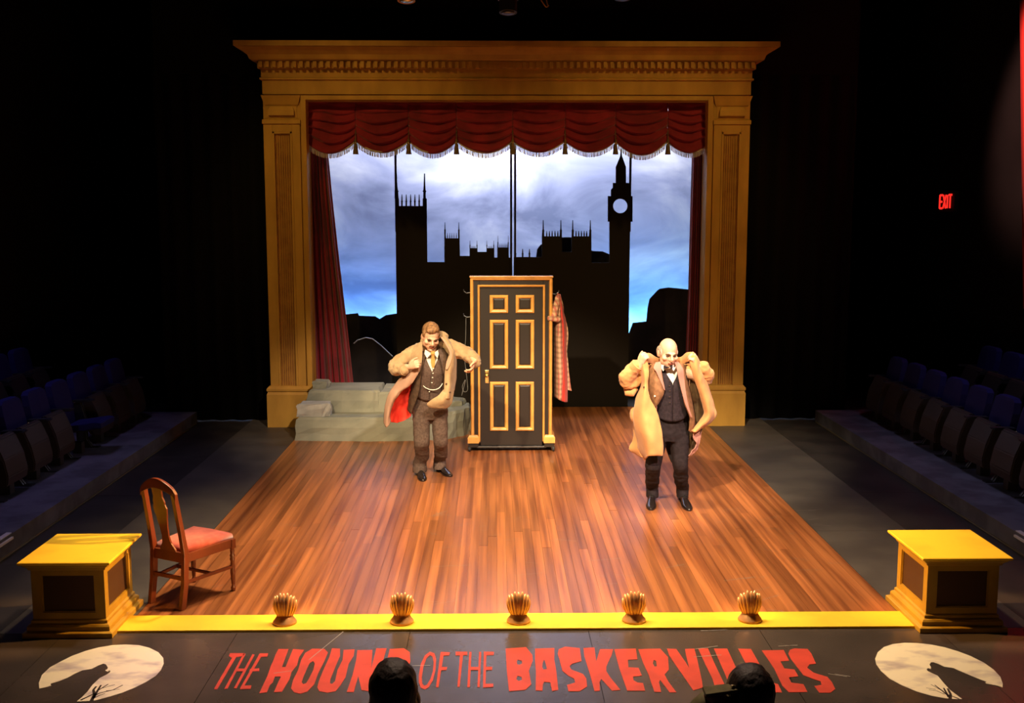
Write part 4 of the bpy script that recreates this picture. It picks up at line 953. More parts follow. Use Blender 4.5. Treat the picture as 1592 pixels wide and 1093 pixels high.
OLIVE = mat('olive_jacket', (.22, .19, .075), .85, vary=.3, scale=20)
OLIVED = mat('dark_olive_jacket', (.055, .045, .025), .85, vary=.3, scale=20)

def rotm(yaw=0, pitch=0, roll=0):
    return Matrix.Rotation(R(yaw), 3, 'Z') @ Matrix.Rotation(R(pitch), 3, 'X') @ Matrix.Rotation(R(roll), 3, 'Y')
def oring(c, hw, hd, yaw=0, n=28, pw=2.3, tilt=0, roll=0):
    M = rotm(yaw, tilt, roll); out = []
    for k in range(n):
        a = 2*math.pi*k/n; ca, sa = math.cos(a), math.sin(a)
        out.append(Vector(c) + M @ Vector((hw*math.copysign(abs(ca)**(2/pw), ca), hd*math.copysign(abs(sa)**(2/pw), sa), 0)))
    return out
def build_head(mb, c, M, s=1.):
    c = Vector(c)
    def b(p, r, rot=None): mb.ball(c+M @ (Vector(p)*s), tuple(k*s for k in r), M @ rot if rot else M, 20, 14)
    b((0, .012, .035), (.077, .098, .093)); b((0, -.012, -.015), (.070, .082, .085)); b((0, -.028, -.062), (.054, .062, .05)); b((0, -.050, -.092), (.034, .036, .028))
    b((0, -.088, .022), (.052, .016, .012)); b((.046, -.062, -.02), (.026, .026, .022)); b((-.046, -.062, -.02), (.026, .026, .022))
    mb.tube([c+M @ (Vector(p)*s) for p in ((0, -.088, .024), (0, -.104, .004), (0, -.120, -.020), (0, -.116, -.030), (0, -.095, -.034))], [.008*s, .010*s, .015*s, .014*s, .010*s], 10)
    for q in (-1, 1):
        b((q*.013, -.100, -.028), (.009, .012, .008)); b((q*.080, .012, -.004), (.010, .020, .033), rotm(q*-18)); b((q*.052, -.02, -.055), (.02, .035, .035))
    b((0, -.090, -.052), (.024, .014, .007)); b((0, -.088, -.066), (.021, .013, .008)); b((0, -.082, -.098), (.019, .015, .014))
BROWC = mat('dark_eyebrow', (.10, .05, .025), .8)
def face_bits(c, M, s, par, browc, moust=None):
    c = Vector(c)
    for q in (-1, 1):
        e = MB().ball(c+M @ (Vector((q*.030, -.082, .004))*s), (.0155*s, .012*s, .0085*s), M, 12, 8); obj('eye', e, DARKEYE, par, smooth=True)
        br = MB().tube([c+M @ (Vector(p)*s) for p in ((q*.014, -.102, .020), (q*.032, -.100, .026), (q*.052, -.086, .020))], [.005*s, .0075*s, .004*s], 8); obj('eyebrow', br, BROWC, par, smooth=True)
    obj('mouth', MB().tube([c+M @ (Vector(p)*s) for p in ((-.022, -.095, -.060), (0, -.103, -.058), (.022, -.095, -.060))], [.004*s, .0085*s, .004*s], 8), MOUTH, par, smooth=True)
    if moust: obj('moustache', MB().tube([c+M @ (Vector(p)*s) for p in ((-.028, -.094, -.052), (0, -.108, -.042), (.028, -.094, -.052))], [.003*s, .007*s, .003*s], 8), moust, par, smooth=True)
def build_hand(mb, W_, F_, Nn, side, curl=35, s=1., spread=1., thumb=40):
    # W_ wrist, F_ finger direction, Nn palm facing direction, side=+1/-1 thumb side
    W_ = Vector(W_); F_ = Vector(F_).normalized(); Nn = Vector(Nn); Nn = (Nn-F_*Nn.dot(F_)).normalized(); Lt = F_.cross(Nn).normalized()*side
    rings = []
    for t, w_, th in ((-.02, .026, .022), (.01, .029, .019), (.04, .038, .017), (.075, .042, .015), (.095, .040, .012)):
        c = W_+F_*t*s; rings.append([c+Lt*(w_*s*math.cos(2*math.pi*k/12))+Nn*(th*s*math.sin(2*math.pi*k/12)) for k in range(12)])
    mb.loft(rings)
    for o_, Ln, dc in ((.031, .070, 0), (.0105, .080, 3), (-.0105, .075, 6), (-.030, .058, 10)):
        p = W_+F_*.082*s+Lt*o_*s; dirv = (F_+Lt*o_*4*spread).normalized(); pts = [p, ]; a = 0; radii = [.0105*s]
        for ph, fr in enumerate((.45, .32, .23)):
            a += R(curl+dc)*(.7 if ph == 0 else 1)
            dd = dirv*math.cos(a)+Nn*math.sin(a); p = p+dd*Ln*fr*s; pts.append(p); radii.append((.0098, .0090, .0078)[ph]*s)
        P = []; Q = []
        for i in range(3):
            for k in range(3): P.append(pts[i].lerp(pts[i+1], k/3)); Q.append(radii[i]+(radii[i+1]-radii[i])*k/3)
        P.append(pts[-1]); Q.append(radii[-1]); mb.tube(P, Q, 10); mb.ball(pts[-1], (Q[-1],)*3, nu=10, nv=8); mb.ball(pts[0], (.0115*s,)*3, nu=10, nv=8)
    ta = R(thumb); p0 = W_+F_*.02*s+Lt*.026*s; p1 = p0+(F_*math.cos(ta)+Lt*math.sin(ta))*.036*s+Nn*.008*s; p2 = p1+(F_*math.cos(ta*.5)+Lt*math.sin(ta*.5))*.03*s+Nn*.010*s; p3 = p2+(F_+Nn*.3).normalized()*.024*s
    mb.tube([p0, p0.lerp(p1, .5), p1, p2, p3], [.016*s, .015*s, .012*s, .0105*s, .009*s], 10); mb.ball(p3, (.009*s,)*3, nu=10, nv=8)
def shoe(par, heel, toe, s=1.):
    heel = Vector(heel); toe = Vector(toe); d = (toe-heel); L_ = d.length; d.normalize(); n_ = Vector((-d.y, d.x, 0))
    rings = []; so = []
    for t, w_, h in ((0.0, .022, .055), (.06, .034, .085), (.2, .038, .10), (.38, .037, .088), (.52, .043, .066), (.7, .050, .050), (.86, .044, .040), (.96, .026, .030), (1., .008, .018)):
        c = heel+d*L_*t; ring = []
        for k in range(14):
            a = 2*math.pi*k/14; y = math.sin(a); z = .012+(h-.012)*(.5+.5*y) if True else 0
            ring.append(c+n_*(w_*s*math.cos(a)*(1 if y < .2 else 1-.25*(y-.2)))+Vector((0, 0, z)))
        rings.append(ring)
        so.append((c, w_*s+.003))
    sh = obj('shoe', MB().loft(rings), SHOE, par, smooth=True, sub=1)
    P = [c+n_*w_ for c, w_ in so]+[c-n_*w_ for c, w_ in reversed(so)]
    obj('sole', MB().prism([(p.x, p.y) for p in P], .0005, .016, plane='xy'), SHOE, sh)
    laces = MB()
    for t in (.34, .40, .46): c = heel+d*L_*t; hh = .012+(.088-.16*(t-.38))-.010; laces.tube([c-n_*.018+Vector((0, 0, hh-.006)), c+Vector((0, 0, hh+.003)), c+n_*.018+Vector((0, 0, hh-.006))], .0028, 6)
    obj('laces', laces, CABLE, sh)
def lerp_rings(keys, n):
    # keys: list of (center Vector, hw, hd, yaw) -> interpolated
    out = []
    for i in range(n+1):
        t = i/n*(len(keys)-1); k = min(int(t), len(keys)-2); f = t-k; a, b_ = keys[k], keys[k+1]
        out.append((a[0].lerp(b_[0], f), a[1]+(b_[1]-a[1])*f, a[2]+(b_[2]-a[2])*f, a[3]+(b_[3]-a[3])*f))
    return out
def vest_shell(keys, openf, hemf, n=24, m=48, grow=0):
    # open-front shell; openf(t)-> half opening angle in degrees at height fraction t (0 top, 1 hem)
    rows = []
    kk = lerp_rings(keys, n)
    for i, (c, hw, hd, yaw) in enumerate(kk):
        t = i/n; o_ = R(openf(t)); M = rotm(yaw); row = []
        for j in range(m+1):
            a = -math.pi/2+o_+(2*math.pi-2*o_)*j/m
            ca, sa = math.cos(a), math.sin(a)
            p = Vector(((hw+grow)*math.copysign(abs(ca)**.87, ca), (hd+grow)*math.copysign(abs(sa)**.87, sa), 0))
            q = Vector(c)+M @ p
            fr = math.cos(a+math.pi/2)            # 1 at the front
            q.z -= hemf(fr)*max(0, (t-.6)/.4)
            rows_d = noise.noise(q*14)*.004; q += (M @ p).normalized()*rows_d
            row.append(q)
        rows.append(row)
    return MB().grid(rows)

def make_left_man():
    Y0 = 11.95; P = lambda x, y, d=0: pl(x, y, Y0+d); s = .0073
    root = empty('person', (P(672, 700).x, Y0+.05, 0), 'man beside the black door pulling on a tan overcoat with scarlet lining', 'person', 'two men on the stage')
    hc = P(669.5, 524, -.13); HM = rotm(14, 22, 4) ; HS = 1.17
    sk = MB(); build_head(sk, hc, HM, HS)
    sk.limb([P(670, 552, .02), P(670, 536, -.06)], [.066, .06])
    # torso, inside the clothes
    tk = [(P(671, 549, .02), 17*s, .085, 4), (P(671, 556, .02), 24*s, .11, 4), (P(671, 575, .0), 22*s, .12, 3), (P(669, 600, .03), 19*s, .105, 2), (P(668, 628, .07), 22*s, .115, 0), (P(668, 645, .08), 20*s, .105, 0)]
    sk.loft([oring(*k) for k in lerp_rings(tk, 20)])
    shL, elL, wrL = P(644, 556, .02), P(612, 571, -.04), P(634, 570, -.24)
    shR, elR, wrR = P(699, 552, .02), P(728, 549, -.04), P(738, 562, -.22)
    sk.limb([shL, elL, wrL], [.058, .045, .028]); sk.limb([shR, elR, wrR], [.058, .045, .028])
    fA, fB = fl(653, 737, 0), fl(684, 732, 0)
    ankA = fA+Vector((0, 0, .09)); ankB = fB+Vector((0, 0, .09)); dA = fA.y-Y0; dB = fB.y-Y0
    knA = P(656, 688, -.02); knB = P(686, 684, .05)
    sk.limb([P(656, 640, .07), knA, ankA], [.075, .048, .026]); sk.limb([P(681, 638, .08), knB, ankB], [.075, .048, .026])
    tA = fl(658, 749, 0); tB = fl(701, 742, 0)
    for h, t_ in ((fA, tA), (fB, tB)):
        d = (t_-h).normalized(); sk.limb([h+Vector((0, 0, .06)), h+d*.10+Vector((0, 0, .038)), h+d*.18+Vector((0, 0, .032))], [.022, .020, .016])
    build_hand(sk, P(636, 570, -.25), P(652, 563, -.34)-P(636, 569, -.25), Vector((.5, .85, -.2)), 1, 55, 1.15)
    build_hand(sk, P(738, 562, -.22), P(733, 578, -.29)-P(739, 562, -.22), Vector((-.85, -.25, -.1)), -1, 30, 1.2, 1.8, 55)
    body = obj('body', remesh(sk, .0058, 2), SKIN, root, smooth=True)
    face_bits(hc, HM, HS, body, HAIRL, HAIRL)
    hb = MB(); b = lambda p, r: hb.ball(hc+HM @ (Vector(p)*HS), tuple(k*HS for k in r), HM, 20, 14)
    b((0, .026, .052), (.083, .098, .088)); b((0, -.040, .108), (.060, .050, .032)); b((-.02, -.062, .098), (.045, .032, .026)); b((.072, -.01, .04), (.014, .03, .035)); b((-.072, -.01, .04), (.014, .03, .035)); b((0, .065, -.01), (.066, .05, .06))
    obj('hair', remesh(hb, .008, 1, .004, 40), HAIRL, root, smooth=True)
    # trousers
    tr = MB(); tr.loft([oring(*k) for k in lerp_rings([(P(669, 606, .04), 21*s, .125, 0), (P(668, 622, .06), 24*s, .135, 0), (P(667, 640, .075), 26.5*s, .14, 0), (P(667, 650, .08), 25*s, .12, 0)], 10)])
    def leg(keys): tr.loft([oring(*k) for k in lerp_rings(keys, 24)])
    zc = lambda f, h: f+Vector((0, 0, h))
    leg([(P(656, 636, .075), 14.5*s, .115, 0), (P(655.5, 655, .05), 13.5*s, .105, 0), (P(655.5, 690, -.01), 11.8*s, .082, 0), (P(656, 712, dA*.7), 11.2*s, .088, 0), (zc(fA, .15)+Vector((0, -.03, 0)), 10.5*s, .095, 0), (zc(fA, .05)+Vector((0, -.035, 0)), 10.4*s, .105, 0)])
    leg([(P(682, 634, .08), 14*s, .115, 0), (P(683.5, 655, .08), 12.8*s, .105, 0), (P(685, 688, .06), 11*s, .085, 0), (P(685.5, 710, dB*.7), 10*s, .088, 0), (zc(fB, .15)+Vector((0, -.03, 0)), 9.4*s, .092, 0), (zc(fB, .05)+Vector((0, -.035, 0)), 9.6*s, .103, 0)])
    trs = obj('trousers', remesh(tr, .011, 2, .007, 9), TROUL, root, smooth=True)
    for f, w_ in ((fA, 10.8*s), (fB, 10*s)):
        obj('turn_up', remesh(MB().loft([oring(*k) for k in lerp_rings([(zc(f, .115)+Vector((0, -.032, 0)), w_+.003, .104, 0), (zc(f, .04)+Vector((0, -.035, 0)), w_+.005, .110, 0)], 6)]), .009, 2), TROUL, trs, smooth=True)
    shoe(root, fA+(fA-tA).normalized()*.06, tA); shoe(root, fB+(fB-tB).normalized()*.06, tB)
    # shirt, waistcoat, tie
    skeys = [(P(671, 546, .01), 13*s, .075, 4), (P(671, 552, .01), 21*s, .11, 4), (P(671.5, 560, -.01), 24*s, .128, 4), (P(671.5, 577, -.03), 22.5*s, .135, 4), (P(670, 593, -.01), 20*s, .125, 3), (P(669, 606, .02), 21*s, .13, 2)]
    obj('shirt', remesh(MB().loft([oring(*k) for k in lerp_rings(skeys, 20)]), .012, 2), SHIRT, root, smooth=True)
    vkeys = [(P(671, 548, .0), 18*s, .105, 4), (P(671.5, 558, -.01), 25*s, .138, 4), (P(671.5, 577, -.03), 23.8*s, .146, 4), (P(670, 593, -.01), 21*s, .137, 3), (P(669, 604, .02), 21.5*s, .140, 2), (P(668.5, 617, .05), 23*s, .146, 0)]
    obj('waistcoat', vest_shell(vkeys, lambda t: max(.3, 34-34*t/.37) if t < .37 else .3, lambda fr: .045*max(0, fr)**3-.02), VESTL, root, smooth=True, thick=.008)
    ft = lambda x, y, d: P(x, y, d)
    collar = MB()
    for q, x0, x1, x2 in ((-1, 661, 671, 664), (1, 681, 674, 680)):
        collar.add([ft(x0, 544, -.12), ft(x1, 549, -.165), ft(x2, 557, -.18), ft(x0+q*1, 550, -.14)], [(0, 1, 2, 3)])
    obj('shirt_collar', collar, SHIRT, root, thick=.006)
    obj('tie', sheet([[ft(670.5, 546, -.175), ft(675.5, 546, -.175)], [ft(669.5, 550, -.19), ft(676, 550, -.19)], [ft(671, 553, -.18), ft(675, 553, -.18)], [ft(670, 560, -.18), ft(676.5, 560, -.18)], [ft(671, 568, -.185), ft(676, 568, -.185)], [ft(673, 573, -.18), ft(674.5, 573, -.18)]], 6, 20, 0), TIEG, root, smooth=True, thick=.008)
    for x, y in ((673.8, 573), (673.2, 580.5), (672.5, 587), (671.5, 595), (667.5, 609)):
        obj('button', MB().ball(P(x, y, -.205 if y < 600 else -.14), (.007, .004, .007), nu=10, nv=6), SHIRT, root)
    ch = [P(658, 599.5, -.155), P(662, 603, -.165), P(670, 606, -.165), P(678, 605.5, -.17), P(684, 602, -.165), P(688, 596, -.145)]
    obj('watch_chain', MB().tube([cr(ch, i/40) for i in range(41)], .0045, 8), SHIRT, root)
    # suit jacket
    jk = root
    obj('jacket', sheet([[P(655, 544, .04), P(659, 546, -.05), P(663, 548, -.12)], [P(646, 560, .02), P(652, 560, -.12), P(659, 562, -.16)], [P(643, 578, .0), P(648, 580, -.12), P(655, 583, -.17)], [P(640, 600, .0), P(645, 602, -.12), P(652, 605, -.15)], [P(636, 622, .02), P(639, 626, -.10), P(645, 627, -.13)], [P(634, 636, .05), P(636, 640, -.06), P(639, 643, -.10)]], 12, 30, .01, 9), BROWNJ, jk, smooth=True, thick=.012)
    obj('jacket', sheet([[P(680, 543, -.10), P(684, 542, -.06), P(688, 541, .0)], [P(684, 556, -.17), P(691, 554, -.14), P(698, 552, -.02)], [P(688, 572, -.18), P(694, 571, -.15), P(700, 570, -.02)], [P(690, 588, -.17), P(694, 590, -.13), P(700, 592, .0)], [P(688, 606, -.15), P(692, 610, -.11), P(698, 612, .02)], [P(686, 622, -.12), P(690, 625, -.08), P(695, 627, .05)]], 12, 30, .01, 9), BROWNJ, jk, smooth=True, thick=.012)
    obj('jacket_back', vest_shell([(P(671, 550, .03), 21*s, .12, 4), (P(671.5, 560, .03), 28*s, .145, 4), (P(671, 590, .03), 25*s, .145, 3), (P(668, 635, .09), 27*s, .15, 0)], lambda t: 82, lambda fr: 0), BROWNJ, jk, smooth=True, thick=.01)
    obj('lapel', sheet([[P(681, 545, -.13), P(686, 543, -.10)], [P(684, 556, -.20), P(691, 556, -.17)], [P(687, 568, -.20), P(692, 570, -.17)], [P(689, 580, -.19), P(690, 581, -.18)]], 6, 16, .002), VESTL, jk, smooth=True, thick=.008)
    # overcoat
    sl = MB().limb([P(652, 545, .04), P(636, 553, .0), P(614, 568, -.03), P(614, 574, -.12), P(627, 575, -.22)], [.085, .086, .080, .074, .062], 18)
    oc = obj('overcoat', remesh(sl, .011, 3, .014, 11), COATL, root, smooth=True)
    obj('coat_cuff', MB().tube([P(625, 575, -.20), P(629, 575, -.235)], [.063, .064], 20), COATL, oc, smooth=False)
    sr = MB().limb([P(694, 537, .04), P(707, 543, .0), P(727, 551, -.03), P(736, 556, -.11), P(739, 564, -.16)], [.075, .088, .080, .072, .062], 18)
    obj('sleeve', remesh(sr, .011, 3, .016, 11), COATL, oc, smooth=True)
    col = [P(656, 533, -.03), P(659, 527, .03), P(668, 524, .10), P(680, 521, .08), P(688, 520, .02), P(694, 524, -.05)]
    obj('coat_collar', remesh(MB().tube([cr(col, i/24) for i in range(25)], [.022+.012*math.sin(math.pi*i/24)+(.012*i/24) for i in range(25)], 10), .009, 2), COATL, oc, smooth=True)
    # left front: shoulder to hand, then swinging facing
    obj('coat_front', sheet([[P(640, 540, .02), P(650, 534, -.04), P(657, 531, -.09)], [P(634, 553, -.03), P(648, 552, -.14), P(656, 553, -.17)], [P(636, 568, -.06), P(646, 567, -.17), P(655, 568, -.21)], [P(634, 580, -.03), P(643, 581, -.15), P(652, 579, -.20)]], 12, 16, .008), COATL, oc, smooth=True, thick=.014)
    obj('coat_facing', sheet([[P(638, 566, -.13), P(646, 566, -.2), P(654, 568, -.23)], [P(628, 580, -.12), P(640, 581, -.2), P(650, 580, -.21)], [P(617, 594, -.10), P(628, 598, -.18), P(640, 596, -.18)], [P(605, 610, -.08), P(613, 614, -.16), P(624, 608, -.15)], [P(599, 628, -.06), P(605, 630, -.13), P(612, 624, -.11)], [P(597, 646, -.05), P(602, 648, -.12), P(606, 644, -.09)], [P(597, 657, -.05), P(601, 664, -.10), P(607, 655, -.07)]], 12, 36, .012, 10), FACING, oc, smooth=True, thick=.012)
    obj('lining', sheet([[P(640, 582, -.10), P(646, 584, -.02), P(648, 586, .05)], [P(626, 600, -.10), P(636, 604, .04), P(645, 606, .08)], [P(612, 618, -.08), P(628, 622, .06), P(641, 626, .10)], [P(606, 638, -.06), P(622, 643, .05), P(640, 640, .10)], [P(604, 655, -.05), P(620, 657, .03), P(638, 647, .08)]], 18, 30, .03, 7), REDLIN, oc, smooth=True, thick=.01)
    obj('coat_back', sheet([[P(652, 540, .16), P(672, 534, .19), P(694, 535, .16)], [P(640, 575, .15), P(672, 570, .2), P(702, 570, .13)], [P(632, 605, .14), P(670, 605, .22), P(704, 600, .13)], [P(640, 632, .17), P(668, 630, .24), P(700, 628, .12)]], 16, 20, .012), COATL, oc, smooth=True, thick=.012)
    # right front hanging panel with rolled edge, and the tail swung forward
    obj('coat_front', sheet([[P(683, 524, -.06), P(689, 519, -.06), P(696, 527, .0)], [P(692, 534, -.13), P(698, 533, -.14), P(704, 541, -.02)], [P(699, 549, -.17), P(704, 548, -.17), P(709, 556, .0)], [P(694, 566, -.20), P(702, 567, -.21), P(709.5, 572, .0)], [P(692, 584, -.22), P(700, 585, -.22), P(709, 590, .02)], [P(691, 602, -.24), P(699, 604, -.24), P(706, 606, .02)], [P(690, 620, -.26), P(696, 620, -.26), P(703, 620, -.05)]], 14, 36, .012, 10), COATL, oc, smooth=True, thick=.014)
    obj('coat_lapel', sheet([[P(684, 523, -.10), P(688, 524, -.12)], [P(693, 536, -.18), P(699, 539, -.16)], [P(699, 550, -.21), P(703, 553, -.20)], [P(694, 563, -.24), P(700, 566, -.235)], [P(692.5, 574, -.25), P(695, 575, -.25)]], 6, 20, .003), FACING, oc, smooth=True, thick=.01)
    obj('coat_tail', sheet([[P(690, 606, -.20), P(698, 602, -.22), P(705, 606, -.10)], [P(682, 614, -.25), P(693, 615, -.27), P(704, 616, -.12)], [P(671, 622, -.27), P(687, 625, -.29), P(701, 628, -.15)], [P(663.5, 628, -.25), P(680, 632, -.27), P(695, 634, -.17)], [P(666, 632.5, -.22), P(680, 634.5, -.25), P(690, 633, -.18)]], 14, 22, .012, 10), COATL, oc, smooth=True, thick=.012)
    for x, y in ((699.5, 610), (694, 597)): obj('coat_button', MB().ball(P(x, y, -.265), (.011, .005, .011), nu=10, nv=6), BROWNJ, oc)
make_left_man()

def make_right_man():
    Y0 = 10.72; P = lambda x, y, d=0: pl(x, y, Y0+d); s = .00662
    root = empty('person', (P(1040, 700).x, Y0+.03, 0), 'balding man in black trousers gripping the collar of his camel overcoat', 'person', 'two men on the stage')
    hc = P(1038.5, 549.5, -.10); HM = rotm(10, 12, 2); HS = 1.17
    sk = MB(); build_head(sk, hc, HM, HS)
    sk.limb([P(1041, 580, .02), P(1040, 562, -.03)], [.062, .058])
    tk = [(P(1041, 574, .02), 17*s, .085, 2), (P(1041, 581, .02), 25*s, .11, 2), (P(1042, 600, .0), 23*s, .12, 2), (P(1042, 630, .02), 20*s, .11, 0), (P(1041, 662, .05), 23*s, .115, 0), (P(1040, 680, .06), 21*s, .105, 0)]
    sk.loft([oring(*k) for k in lerp_rings(tk, 20)])
    sk.limb([P(1016, 580, .02), P(977, 589, .0), P(996, 566, -.12)], [.058, .046, .030]); sk.limb([P(1067, 580, .02), P(1097, 587, .0), P(1083, 566, -.12)], [.058, .046, .030])
    fA, fB = fl(1013, 776, 0), fl(1060, 777, 0); tA = fl(1012, 794, 0); tB = fl(1072, 795, 0)
    sk.limb([P(1028, 674, .05), P(1016, 724, .02), fA+Vector((0, 0, .09))], [.078, .048, .026]); sk.limb([P(1056, 674, .05), P(1057, 724, .02), fB+Vector((0, 0, .09))], [.078, .048, .026])
    for h, t_ in ((fA, tA), (fB, tB)):
        d = (t_-h).normalized(); sk.limb([h+Vector((0, 0, .06)), h+d*.10+Vector((0, 0, .038)), h+d*.18+Vector((0, 0, .032))], [.022, .020, .016])
    build_hand(sk, P(995, 568, -.13), P(1001, 553, -.17)-P(995, 568, -.13), Vector((.55, .4, -.1)), 1, 62, 1.18)
    build_hand(sk, P(1085, 568, -.13), P(1077, 553, -.17)-P(1085, 568, -.13), Vector((-.55, .4, -.1)), -1, 62, 1.18)
    body = obj('body', remesh(sk, .0056, 2), SKIN, root, smooth=True)
    face_bits(hc, HM, HS, body, HAIRR)
    hb = MB(); b = lambda p, r: hb.ball(hc+HM @ (Vector(p)*HS), tuple(k*HS for k in r), HM, 20, 14)
    for q in (-1, 1): b((q*.066, .020, .020), (.017, .055, .045)); b((q*.070, -.020, .012), (.010, .018, .03))
    b((0, .085, .0), (.062, .032, .062)); b((-.045, .07, .0), (.035, .04, .05)); b((.045, .07, .0), (.035, .04, .05))
    obj('hair', remesh(hb, .008, 1, .002, 40), HAIRR, root, smooth=True)
    tr = MB(); tr.loft([oring(*k) for k in lerp_rings([(P(1042, 636, .02), 24*s, .125, 0), (P(1041, 655, .03), 26*s, .13, 0), (P(1041, 674, .05), 29*s, .14, 0), (P(1041, 684, .05), 28*s, .12, 0)], 10)])
    zc = lambda f, h: f+Vector((0, 0, h))
    def leg(keys): tr.loft([oring(*k) for k in lerp_rings(keys, 24)])
    leg([(P(1026, 670, .05), 16*s, .115, 0), (P(1020, 695, .03), 14.5*s, .105, 0), (P(1015, 726, -.02), 11.5*s, .085, 0), (P(1014, 750, (fA.y-Y0)*.6), 11*s, .088, 0), (zc(fA, .14)+Vector((0, -.03, 0)), 9.5*s, .09, 0), (zc(fA, .035)+Vector((0, -.035, 0)), 9.2*s, .10, 0)])
    leg([(P(1056, 670, .05), 15.5*s, .115, 0), (P(1056.5, 695, .03), 14*s, .105, 0), (P(1058, 726, .0), 11.5*s, .085, 0), (P(1059, 750, (fB.y-Y0)*.6), 10.5*s, .088, 0), (zc(fB, .14)+Vector((0, -.03, 0)), 9.3*s, .09, 0), (zc(fB, .035)+Vector((0, -.035, 0)), 9.2*s, .10, 0)])
    obj('trousers', remesh(tr, .011, 2, .007, 9), TROUR, root, smooth=True)
    shoe(root, fA+(fA-tA).normalized()*.06, tA); shoe(root, fB+(fB-tB).normalized()*.06, tB)
    skeys = [(P(1041, 571, .0), 13*s, .075, 2), (P(1041, 577, .01), 21*s, .11, 2), (P(1041.5, 585, -.01), 25*s, .125, 2), (P(1042, 602, -.02), 24*s, .13, 2), (P(1042, 630, -.01), 22.5*s, .125, 0), (P(1042, 640, 0), 22.5*s, .125, 0)]
    obj('shirt', remesh(MB().loft([oring(*k) for k in lerp_rings(skeys, 20)]), .012, 2), SHIRT, root, smooth=True)
    vkeys = [(P(1041, 573, .0), 17*s, .10, 2), (P(1041.5, 584, -.01), 25.5*s, .135, 2), (P(1042, 602, -.02), 25*s, .142, 2), (P(1042, 622, -.01), 24*s, .138, 1), (P(1042, 636, 0), 24*s, .140, 0), (P(1042, 646, .01), 25*s, .145, 0)]
    wc = obj('waistcoat', vest_shell(vkeys, lambda t: max(.3, 30-30*t/.30) if t < .30 else .3, lambda fr: .05*max(0, fr)**2-.015), VESTR, root, smooth=True, thick=.008)
    for y in (592, 600, 608, 617, 626): obj('button', MB().ball(P(1041+(.5 if y > 600 else 0), y, -.178), (.006, .004, .006), nu=10, nv=6), BROWNJ, wc)
    ft = P; collar = MB()
    for q, x0, x1, x2 in ((-1, 1027, 1036, 1031), (1, 1051, 1043, 1047)):
        collar.add([ft(x0, 563, -.10), ft(x1, 571, -.155), ft(x2, 577, -.165), ft(x0+q*.5, 570, -.13)], [(0, 1, 2, 3)])
    obj('shirt_collar', collar, SHIRT, root, thick=.006)
    bw = MB()
    for q in (-1, 1): bw.loft([[Vector(P(1038.5+q*a, 571-b_, -.185)), Vector(P(1038.5+q*a, 571-b_, -.165)), Vector(P(1038.5+q*a, 571+b_, -.165)), Vector(P(1038.5+q*a, 571+b_, -.185))] for a, b_ in ((0, .9), (2.5, 1.6), (6.5, 3), (7, 2.6))])
    obj('bow_tie', bw, VESTR, root, bevel=.002)
    # tweed jacket fronts
    jl = obj('jacket', sheet([[P(1010, 568, .0), P(1018, 566, -.08), P(1026, 564, -.11)], [P(1006, 585, -.06), P(1018, 585, -.17), P(1029, 585, -.17)], [P(1006, 602, -.08), P(1019, 603, -.20), P(1032, 603, -.18)], [P(1008, 618, -.08), P(1020, 620, -.20), P(1031, 613, -.18)], [P(1014, 632, -.08), P(1018, 633, -.16), P(1023, 627, -.17)]], 14, 30, .006, 9), TANJ, root, smooth=True, thick=.012)
    obj('lapel', sheet([[P(1019, 564, -.13), P(1027, 562, -.13)], [P(1016, 572, -.185), P(1028, 574, -.18)], [P(1020, 578, -.20), P(1029, 586, -.19)], [P(1027, 594, -.205), P(1032, 598, -.195)], [P(1032, 606, -.20), P(1033.5, 607, -.195)]], 8, 20, .002), ROSEL, jl, smooth=True, thick=.01)
    obj('button', MB().ball(P(1018, 616, -.225), (.009, .005, .009), nu=10, nv=6), SHIRT, jl)
    obj('jacket_skirt', sheet([[P(1010, 620, .02), P(1021, 626, -.12)], [P(1013, 640, .02), P(1020, 640, -.12)], [P(1017, 655, .03), P(1021, 657, -.08)]], 8, 14, .006), ROSEL, jl, smooth=True, thick=.01)
    jr = obj('jacket', sheet([[P(1048, 562, -.11), P(1056, 564, -.08), P(1066, 568, .02)], [P(1055, 585, -.17), P(1062, 584, -.15), P(1068, 586, .0)], [P(1059, 605, -.18), P(1066, 606, -.15), P(1072, 608, .0)], [P(1065, 630, -.17), P(1071, 632, -.13), P(1077, 634, .0)], [P(1072, 650, -.14), P(1077, 654, -.10), P(1080, 656, .0)], [P(1070, 670, -.10), P(1075, 673, -.06), P(1079, 674, .02)]], 14, 36, .006, 9), TANJ, root, smooth=True, thick=.012)
    obj('lapel', sheet([[P(1048, 561, -.13), P(1054, 563, -.12)], [P(1052, 574, -.19), P(1062, 574, -.17)], [P(1055, 588, -.20), P(1064, 590, -.17)], [P(1059, 606, -.205), P(1066, 608, -.19)], [P(1065, 628, -.20), P(1070, 631, -.185)], [P(1073, 648, -.17), P(1076, 650, -.165)]], 8, 26, .003), ROSEL, jr, smooth=True, thick=.01)
    obj('jacket_back', vest_shell([(P(1041, 574, .03), 22*s, .12, 2), (P(1041.5, 586, .03), 30*s, .145, 2), (P(1041, 620, .04), 30*s, .15, 0), (P(1041, 680, .08), 32*s, .16, 0)], lambda t: 84, lambda fr: 0), TANJ, root, smooth=True, thick=.01)
    # black tail of the suit showing between the legs
    obj('jacket_tail', sheet([[P(1030, 675, .14), P(1042, 678, .15), P(1060, 676, .14)], [P(1036, 700, .15), P(1044, 702, .16), P(1058, 700, .15)], [P(1042, 716, .15), P(1045, 720, .15), P(1052, 718, .15)]], 8, 14, .004), TROUR, root, smooth=True, thick=.01)
    # camel overcoat
    sl = MB().limb([P(1008, 578, .05), P(994, 586, .03), P(976, 594, .0), P(974, 586, -.05), P(988, 570, -.10)], [.07, .085, .082, .080, .062], 18)
